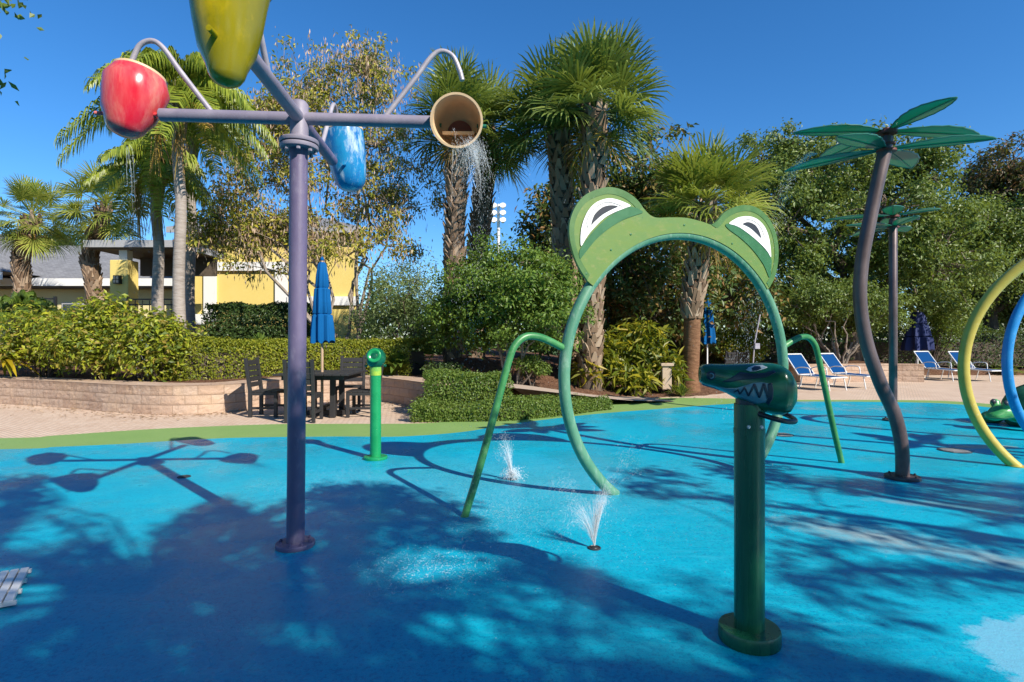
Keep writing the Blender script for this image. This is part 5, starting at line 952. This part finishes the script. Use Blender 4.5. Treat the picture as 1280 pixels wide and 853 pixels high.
# ------------------------------------------------------------------ small things on the pad
gr = thing('drain_grate', (-2.75, 3.2, 0.012), 'slotted pale metal grate at the lower left edge', 'grate'); b = MB()
A, Bq, Cq = G(40, 719), G(20, 762), G(-60, 735); ux = (Cq - A).normalized(); L0 = (Bq - A); n = 14
for i in range(n):
    p = A + ux * (0.03 + i * 0.044); q = p + L0; b.bar((p.x, p.y, 0.04), (q.x, q.y, 0.04), 0.037, 0.02)
obj('bars', b, M['grate'], gr, bevel=0.003); b = MB()
for f in (0.03, 0.35, 0.66, 0.97): p = A + L0 * f; q = p + ux * 0.64; b.bar((p.x, p.y, 0.031), (q.x, q.y, 0.031), 0.022, 0.018)
obj('cross_bars', b, M['grate'], gr)
for i, (u, v, r, lab) in enumerate([(743, 688, 0.042, 'small dark spray nozzle flush with the pad in front of the ring'), (640, 601, 0.05, 'small dark spray nozzle under the far splash inside the ring'), (977, 545, 0.16, 'round dark drain cover right of the ring foot'), (1193, 565, 0.17, 'round dark drain cover left of the yellow hoop foot'), (230, 598, 0.06, 'small dark nozzle left of the purple pole'), (1110, 527, 0.09, 'small dark nozzle at foot of the farther petal post')]):
    p = G(u, v); t = thing('drain_cover' if r > 0.1 else 'ground_nozzle', (p.x, p.y, 0.012), lab, 'drain' if r > 0.1 else 'nozzle')
    b = MB(); b.lathe([(r, 0.012), (r, 0.018), (r * 0.85, 0.021), (r * 0.8, 0.017), (r * 0.5, 0.017), (r * 0.45, 0.021), (0, 0.021)], 24, Matrix.Translation((p.x, p.y, 0))); obj('rim', b, M['drain'], t)
    if r > 0.1:
        b = MB()
        for k in range(-3, 4): w = math.sqrt(max(0.01, (r * 0.8) ** 2 - (k * r * 0.22) ** 2)); b.box((p.x, p.y + k * r * 0.22, 0.022), (2 * w, r * 0.08, 0.006))
        obj('slats', b, M['steel'], t)

# ------------------------------------------------------------------ water
OCT = np.array([(1, 0, 0), (-1, 0, 0), (0, 1, 0), (0, -1, 0), (0, 0, 1), (0, 0, -1)], float); OF = np.array([(0, 2, 4), (2, 1, 4), (1, 3, 4), (3, 0, 4), (2, 0, 5), (1, 2, 5), (3, 1, 5), (0, 3, 5)])
def drops(bb, P, r, vel=None, st=2.0):
    n = len(P); S = OCT[None] * np.reshape(r, (n, 1, 1))
    if vel is not None:
        d = nrm(vel); proj = (S * d[:, None]).sum(2, keepdims=True); S = S + d[:, None] * proj * st
    bb.addq((P[:, None] + S).reshape(-1, 3), (OF[None] + 6 * np.arange(n)[:, None, None]).reshape(-1, 3))
def jet(bb, p, vx, vy, vz, rng, n=40, t1=0.5, spread=0.01, r=(0.0012, 0.0035)):
    t = rng.uniform(0, 1, n) ** 0.8 * t1; P = np.stack([p[0] + vx * t, p[1] + vy * t, p[2] + vz * t - 4.9 * t * t], 1); P += rng.normal(0, 1, (n, 3)) * (spread * (0.15 + t / t1))[:, None]
    V = np.stack([vx + 0 * t, vy + 0 * t, vz - 9.8 * t], 1); ok = P[:, 2] > 0.01; drops(bb, P[ok], rng.uniform(*r, n)[ok], V[ok], 4.0)
def water(name, bb, label, cat, mat='water'): tag(obj(name, bb, M[mat], smooth='all'), label, cat, kind='stuff')
def thread(bb, p, v, t0, t1, r, rng, n=8):               # a fine unbroken thread of water on its ballistic path
    P = []
    for t in np.linspace(t0, t1, n): P.append((p[0] + v[0] * t + rng.normal(0, 0.0016), p[1] + v[1] * t + rng.normal(0, 0.0016), max(0.014, p[2] + v[2] * t - 4.9 * t * t)))
    bb.tube(P, [r * (1 - 0.6 * i / (n - 1)) for i in range(n)], 4, caps=False)
rng = np.random.default_rng(3)
bb = MB(); p = G(743, 688); p = (p.x, p.y, 0.03)
for i in range(210):
    a = rng.uniform(-1, 1); vx = (0.42 * a if a > 0 else 0.80 * a) + 0.02; vz = 2.25 + 0.2 * rng.normal() + 0.35 * a; vy = rng.uniform(-0.10, 0.22); t1 = rng.uniform(0.12, 0.27)
    thread(bb, p, (vx, vy, vz), 0.0, t1, rng.uniform(0.0010, 0.0024), rng); jet(bb, p, vx, vy, vz, rng, 12, t1 + 0.14, 0.012, (0.0007, 0.0016))
for i in range(12):
    vx, vy, vz = rng.uniform(0.55, 0.85), rng.uniform(0.0, 0.2), rng.uniform(3.0, 3.7); jet(bb, p, vx, vy, vz, rng, 34, 0.40, 0.016, (0.0007, 0.0014))
for i in range(20): jet(bb, p, -rng.uniform(0.5, 1.1), rng.uniform(-0.05, 0.35), rng.uniform(2.2, 2.9), rng, 34, 0.40, 0.02, (0.0007, 0.0015))
water('water_jet', bb, 'fan of clear water rising from the nozzle in front of the ring', 'water jet', 'mist')
bb = MB(); p = G(640, 602); p = (p.x, p.y, 0.02)
for i in range(120): a = rng.uniform(0, 6.28); s = rng.uniform(0.1, 0.65); v = (s * math.cos(a), s * math.sin(a), rng.uniform(0.7, 1.5)); thread(bb, p, v, 0.0, rng.uniform(0.06, 0.2), rng.uniform(0.0014, 0.0034), rng); jet(bb, p, *v, rng, 12, 0.26, 0.014, (0.001, 0.0030))
for i in range(70): a = rng.uniform(0, 6.28); s = rng.uniform(0.05, 0.30); v = (s * math.cos(a) - 0.30, s * math.sin(a), rng.uniform(2.0, 2.9)); thread(bb, p, v, 0.03, rng.uniform(0.12, 0.26), 0.0015, rng); jet(bb, p, *v, rng, 13, 0.36, 0.02, (0.0008, 0.0018))
water('water_splash', bb, 'white bubbling splash on the pad inside the ring', 'water splash')
bb = MB(); q0 = pol(0, 1.06, 2.60)
for i in range(60):
    o = (q0.x + rng.normal(0.05, 0.05), q0.y - 0.10 + rng.normal(0, 0.05), q0.z + rng.normal(0, 0.02)); v = (rng.normal(0.22, 0.14), rng.normal(-0.2, 0.1), rng.normal(-0.2, 0.2)); t0 = rng.uniform(0, 0.08); thread(bb, o, v, t0, t0 + rng.uniform(0.06, 0.20), rng.uniform(0.0008, 0.0020), rng, 6); jet(bb, o, *v, rng, 40, rng.uniform(0.12, 0.30), 0.03, (0.0007, 0.0019))
for i in range(34): jet(bb, (q0.x + rng.normal(0.05, 0.06), q0.y - 0.1, q0.z - 0.2), rng.normal(0.12, 0.14), rng.normal(-0.2, 0.1), -1.6, rng, 36, 0.60, 0.06, (0.0007, 0.0015))
water('falling_water', bb, 'water pouring from the tipped tan bucket', 'falling water', 'mist')
bb = MB(); q0 = pol(math.pi, 1.05, 2.58)
for i in range(14):
    o = (q0.x + rng.normal(0, .02), q0.y, q0.z); v = (rng.normal(0.14, 0.08), rng.normal(0, .05), -0.3); jet(bb, o, *v, rng, 14, 0.55, 0.02, (0.0007, 0.0016))
    if i < 7: thread(bb, o, v, 0.02 * i, 0.02 * i + 0.14, 0.0012, rng, 5)
water('falling_water', bb, 'thin water trickle under the red bucket', 'falling water', 'mist')
bb = MB(); q0 = Vector((3.05, 5.6, 3.2))
for i in range(40): v = (rng.normal(-1.05, 0.10), rng.normal(0.1, 0.1), rng.normal(0.2, 0.15)); jet(bb, q0, *v, rng, 50, 0.75, 0.035, (0.001, 0.0022))
water('falling_water', bb, 'thin water stream falling off a left green petal', 'falling water')
bb = MB(); n = 9000; c = rng.choice(6, n, p=[.16, .24, .24, .16, .08, .12]); CC = np.array([G(530, 712), G(640, 655), G(440, 605), G(600, 640), G(1000, 640), G(760, 600)], dtype=float); SS = np.array([(0.24, 0.17), (0.5, 0.5), (0.45, 0.4), (0.3, 0.35), (0.5, 0.4), (0.8, 0.6)])
P = CC[c] + np.stack([rng.normal(0, 1, n) * SS[c, 0], rng.normal(0, 1, n) * SS[c, 1], 0 * c], 1)
P[:, 2] = 0.013 + np.abs(rng.normal(0, 0.005, n)); rr = rng.uniform(0.0008, 0.0030, n) * np.where(c == 0, 1.0, 0.85); S = OCT[None] * np.stack([rr * 2.2, rr * 2.2, rr * 0.5], 1)[:, None]
bb.addq((P[:, None] + S).reshape(-1, 3), (OF[None] + 6 * np.arange(n)[:, None, None]).reshape(-1, 3))
n2 = 700; P = np.stack([rng.uniform(-1.2, 2.2, n2), rng.uniform(2.6, 6.2, n2), rng.uniform(0.05, 2.3, n2) ** 1.2], 1); drops(bb, P, rng.uniform(0.0008, 0.0018, n2), np.tile([0.1, 0, -1.0], (n2, 1)), 3.0)
water('water_droplets', bb, 'scattered water droplets and spatter over the blue pad', 'water droplets', 'mist')

# ------------------------------------------------------------------ trees behind the camera whose shade dapples the pad
DARK = [[(-40, 585), (0, 600), (60, 598), (120, 625), (170, 650), (215, 655), (245, 640), (270, 622), (300, 635), (330, 652), (360, 640), (385, 612), (430, 607), (490, 605), (530, 612), (565, 625), (580, 645), (600, 668), (640, 685), (690, 705), (720, 712), (745, 728), (770, 738), (800, 722), (850, 722), (920, 735), (950, 760), (1000, 780), (1060, 800), (1130, 815), (1200, 835), (1240, 860), (1240, 1000), (-500, 1000), (-500, 600)],
        [(770, 600), (800, 585), (870, 590), (960, 575), (1010, 590), (1060, 600), (1120, 605), (1200, 600), (1280, 608), (1330, 612), (1330, 670), (1280, 660), (1200, 650), (1120, 640), (1050, 635), (960, 640), (880, 625), (800, 622)],
        [(960, 650), (1000, 640), (1150, 658), (1330, 690), (1330, 745), (1230, 735), (1120, 730), (1050, 735), (1110, 760), (1130, 775), (1060, 765), (1000, 752), (975, 730), (960, 700)]]
LIT = [(530, 712, 72, 22), (600, 790, 62, 17), (560, 768, 42, 9), (690, 756, 46, 11), (650, 772, 30, 8), (730, 802, 30, 9), (870, 755, 50, 8), (790, 775, 24, 5), (110, 640, 46, 9), (165, 665, 28, 9), (20, 686, 30, 7), (60, 668, 30, 6), (130, 672, 22, 7), (290, 668, 14, 5), (230, 766, 14, 5), (400, 731, 22, 6), (470, 706, 26, 9), (392, 806, 24, 8), (2, 742, 66, 26), (300, 690, 40, 5), (700, 830, 50, 9), (1040, 660, 26, 5), (1130, 680, 40, 6), (1210, 705, 40, 6), (900, 610, 40, 5), (1010, 625, 60, 4), (1170, 628, 70, 4), (1100, 700, 50, 6), (150, 700, 20, 5), (470, 760, 18, 5)]
def inpoly(u, v, P):
    c = np.zeros(len(u), bool); n = len(P)
    for i in range(n):
        x1, y1 = P[i]; x2, y2 = P[(i + 1) % n]
        if y1 != y2: c ^= ((y1 > v) != (y2 > v)) & (u < (x2 - x1) * (v - y1) / (y2 - y1) + x1)
    return c
rng = np.random.default_rng(9); n = 60000; gx = rng.uniform(-7, 8, n); gy = rng.uniform(-1.5, 6.2, n); vis = gy > 1.2
gys = np.maximum(gy, 0.3); u = 640 + FPX * gx / gys; v = V0 + FPX * CAM_H / gys
d = np.zeros(n, int)
for k, P in enumerate(DARK): d = np.where(inpoly(u, v, P), k + 1, d)
for (cu, cv, a, b_) in LIT: d = np.where(((u - cu) / (a * 1.2 + 8)) ** 2 + ((v - cv) / (b_ * 1.25 + 4)) ** 2 < 1, 0, d)
gap = np.sin(gx * 4.1 + 1.7 * np.sin(gy * 2.3)) * np.sin(gy * 5.3 + 1.4 * np.sin(gx * 3.1)) + 0.5 * np.sin(gx * 9.7 + gy * 3) * np.sin(gy * 8.9 - gx * 2)
d = np.where((d == 1) & (gap > np.where((v > 735) & (u < 430), 0.88, np.where(v > 790, 0.75, 0.42))) & (gy > 2.0), 0, d)
near = (~vis) & (gx < 2.6) & (rng.uniform(0, 1, n) < 0.7); d = np.where(near, 1, d)
keep = (d > 0) & (rng.uniform(0, 1, n) < np.where(d == 1, 0.25, 0.085)); gx, gy, d = gx[keep], gy[keep], d[keep]
hgt = np.where(d == 1, 5.0 + 0.5 * np.sin(gx * 1.3) + 0.4 * np.sin(gy * 2.1), 4.6 + 0.4 * np.sin(gx * 1.7)) + np.where(d == 1, rng.choice([-0.5, 0.0, 0.6, 1.6, 2.6], len(gx)) + rng.normal(0, 0.4, len(gx)), rng.normal(0, 0.45, len(gx))); kk = hgt / math.tan(SUN_EL)
PT = np.stack([gx + SUN_H.x * kk, gy + SUN_H.y * kk, hgt], 1)
inview = (PT[:, 1] > 0.1) & (np.abs(PT[:, 0]) < PT[:, 1] * 1.05 + 0.5) & (PT[:, 2] - CAM_H < PT[:, 1] * 0.70 + 0.6); PT, d = PT[~inview], d[~inview]
def shade_tree(sel, base, label, seed, per, cr):
    rng = np.random.default_rng(seed); t = thing('shade_tree', base, label, 'tree', 'shade trees behind the viewer'); tb = MB(); cb = MB(); CL = PT[sel]
    f = Vector(base) + Vector((0, 0, 2.3)); branch(tb, Vector(base) - Vector((0, 0, .2)), f, 0.24, 0.17, rng, 4, 0.03, 10); K = 9; cen = CL[rng.choice(len(CL), K, replace=False)]
    for _ in range(5):
        lab = np.argmin(((CL[:, None] - cen[None]) ** 2).sum(2), 1)
        for k in range(K):
            if (lab == k).any(): cen[k] = CL[lab == k].mean(0)
    limbs = [branch(tb, f, c, 0.11, 0.035, rng, 6, 0.06, 6) for c in cen]
    for i in range(0, len(CL), 3): q = min(limbs[lab[i]][2:], key=lambda q: (q - Vector(CL[i])).length); branch(tb, q, CL[i], 0.018, 0.006, rng, 3, 0.1, 4)
    idx = np.repeat(np.arange(len(CL)), per); off = rng.normal(0, cr, (len(idx), 3)); leaves(cb, CL[idx] + off, nrm(off + 1e-6), 0.11, 0.055, rng)
    obj('trunk', tb, M['bark'], t, smooth=True); obj('crown', cb, M['lf_oak'], t)
shade_tree(d == 1, (4.2, -3.4, 0), 'broad shade tree standing behind the viewer, casting the large dapple on the pad', 91, 12, 0.065)
shade_tree(d > 1, (9.4, -0.6, 0), 'smaller shade tree off to the right, casting streaky dapple near the hoops', 92, 14, 0.075)
for i, (bx, by, lab, sd) in enumerate([(-6.5, -5.5, 'dense unseen oak behind and left of the viewer, added to block sky light', 93), (0.0, -10.5, 'dense unseen oak straight behind the viewer, added to block sky light', 94), (11.0, -10.0, 'dense unseen oak far behind and right of the viewer, added to block sky light', 95)]):
    broad_tree('live_oak', (bx, by, 0), lab, [((bx, by, 6.0), (3.8, 3.4, 3.2)), ((bx + 1.5, by - 1, 4.0), (3.2, 3.0, 2.0))], 130, 60, 0.6, 0.26, 0.15, 'lf_oak', 'bark', 0.26, 2.4, 7, sd, twigs=False)  # unseen oaks added to cut sky light and deepen the pad's shade
# overhanging twigs at the upper left corner, from a tree left of the frame
t = thing('overhanging_tree', (-5.2, 2.6, 0), 'tree left of the frame with twigs hanging in at upper left corner', 'tree'); rng = np.random.default_rng(15); tb = MB(); cb = MB()
branch(tb, (-5.2, 2.6, -0.2), (-5.0, 2.7, 2.4), 0.18, 0.13, rng, 4, 0.03, 9); P = []
for e in ((-2.78, 3.05, 3.17), (-2.86, 3.1, 2.78), (-3.4, 3.2, 3.6), (-4.4, 2.5, 4.2), (-4.0, 3.4, 4.4), (-5.4, 2.2, 4.4)):
    branch(tb, (-5.0, 2.7, 2.4), e, 0.05, 0.008, rng, 6, 0.06, 5); k = 26 if e[0] > -3 else 160; P.append(np.array(e) + rng.normal(0, 0.05 if e[0] > -3 else 0.28, (k, 3)))
P = np.concatenate(P); leaves(cb, P, nrm(rng.normal(0, 1, P.shape)), 0.06, 0.03, rng); obj('trunk', tb, M['bark'], t, smooth=True); obj('crown', cb, M['lf_oak'], t)
# features beyond the right edge: only their long thin shadows reach the pad in view
hoop((6.35, 3.1, 1.04), 1.42, -0.55, 'hoop_r', 0.066, 'red hoop tube beyond the right picture edge')
p3 = copy_tree(p1); p3.location = (8.6, 4.0, 0.012); p3.rotation_euler = (0, 0, R(-60)); p3['label'] = 'bronze petal post beyond the right picture edge'
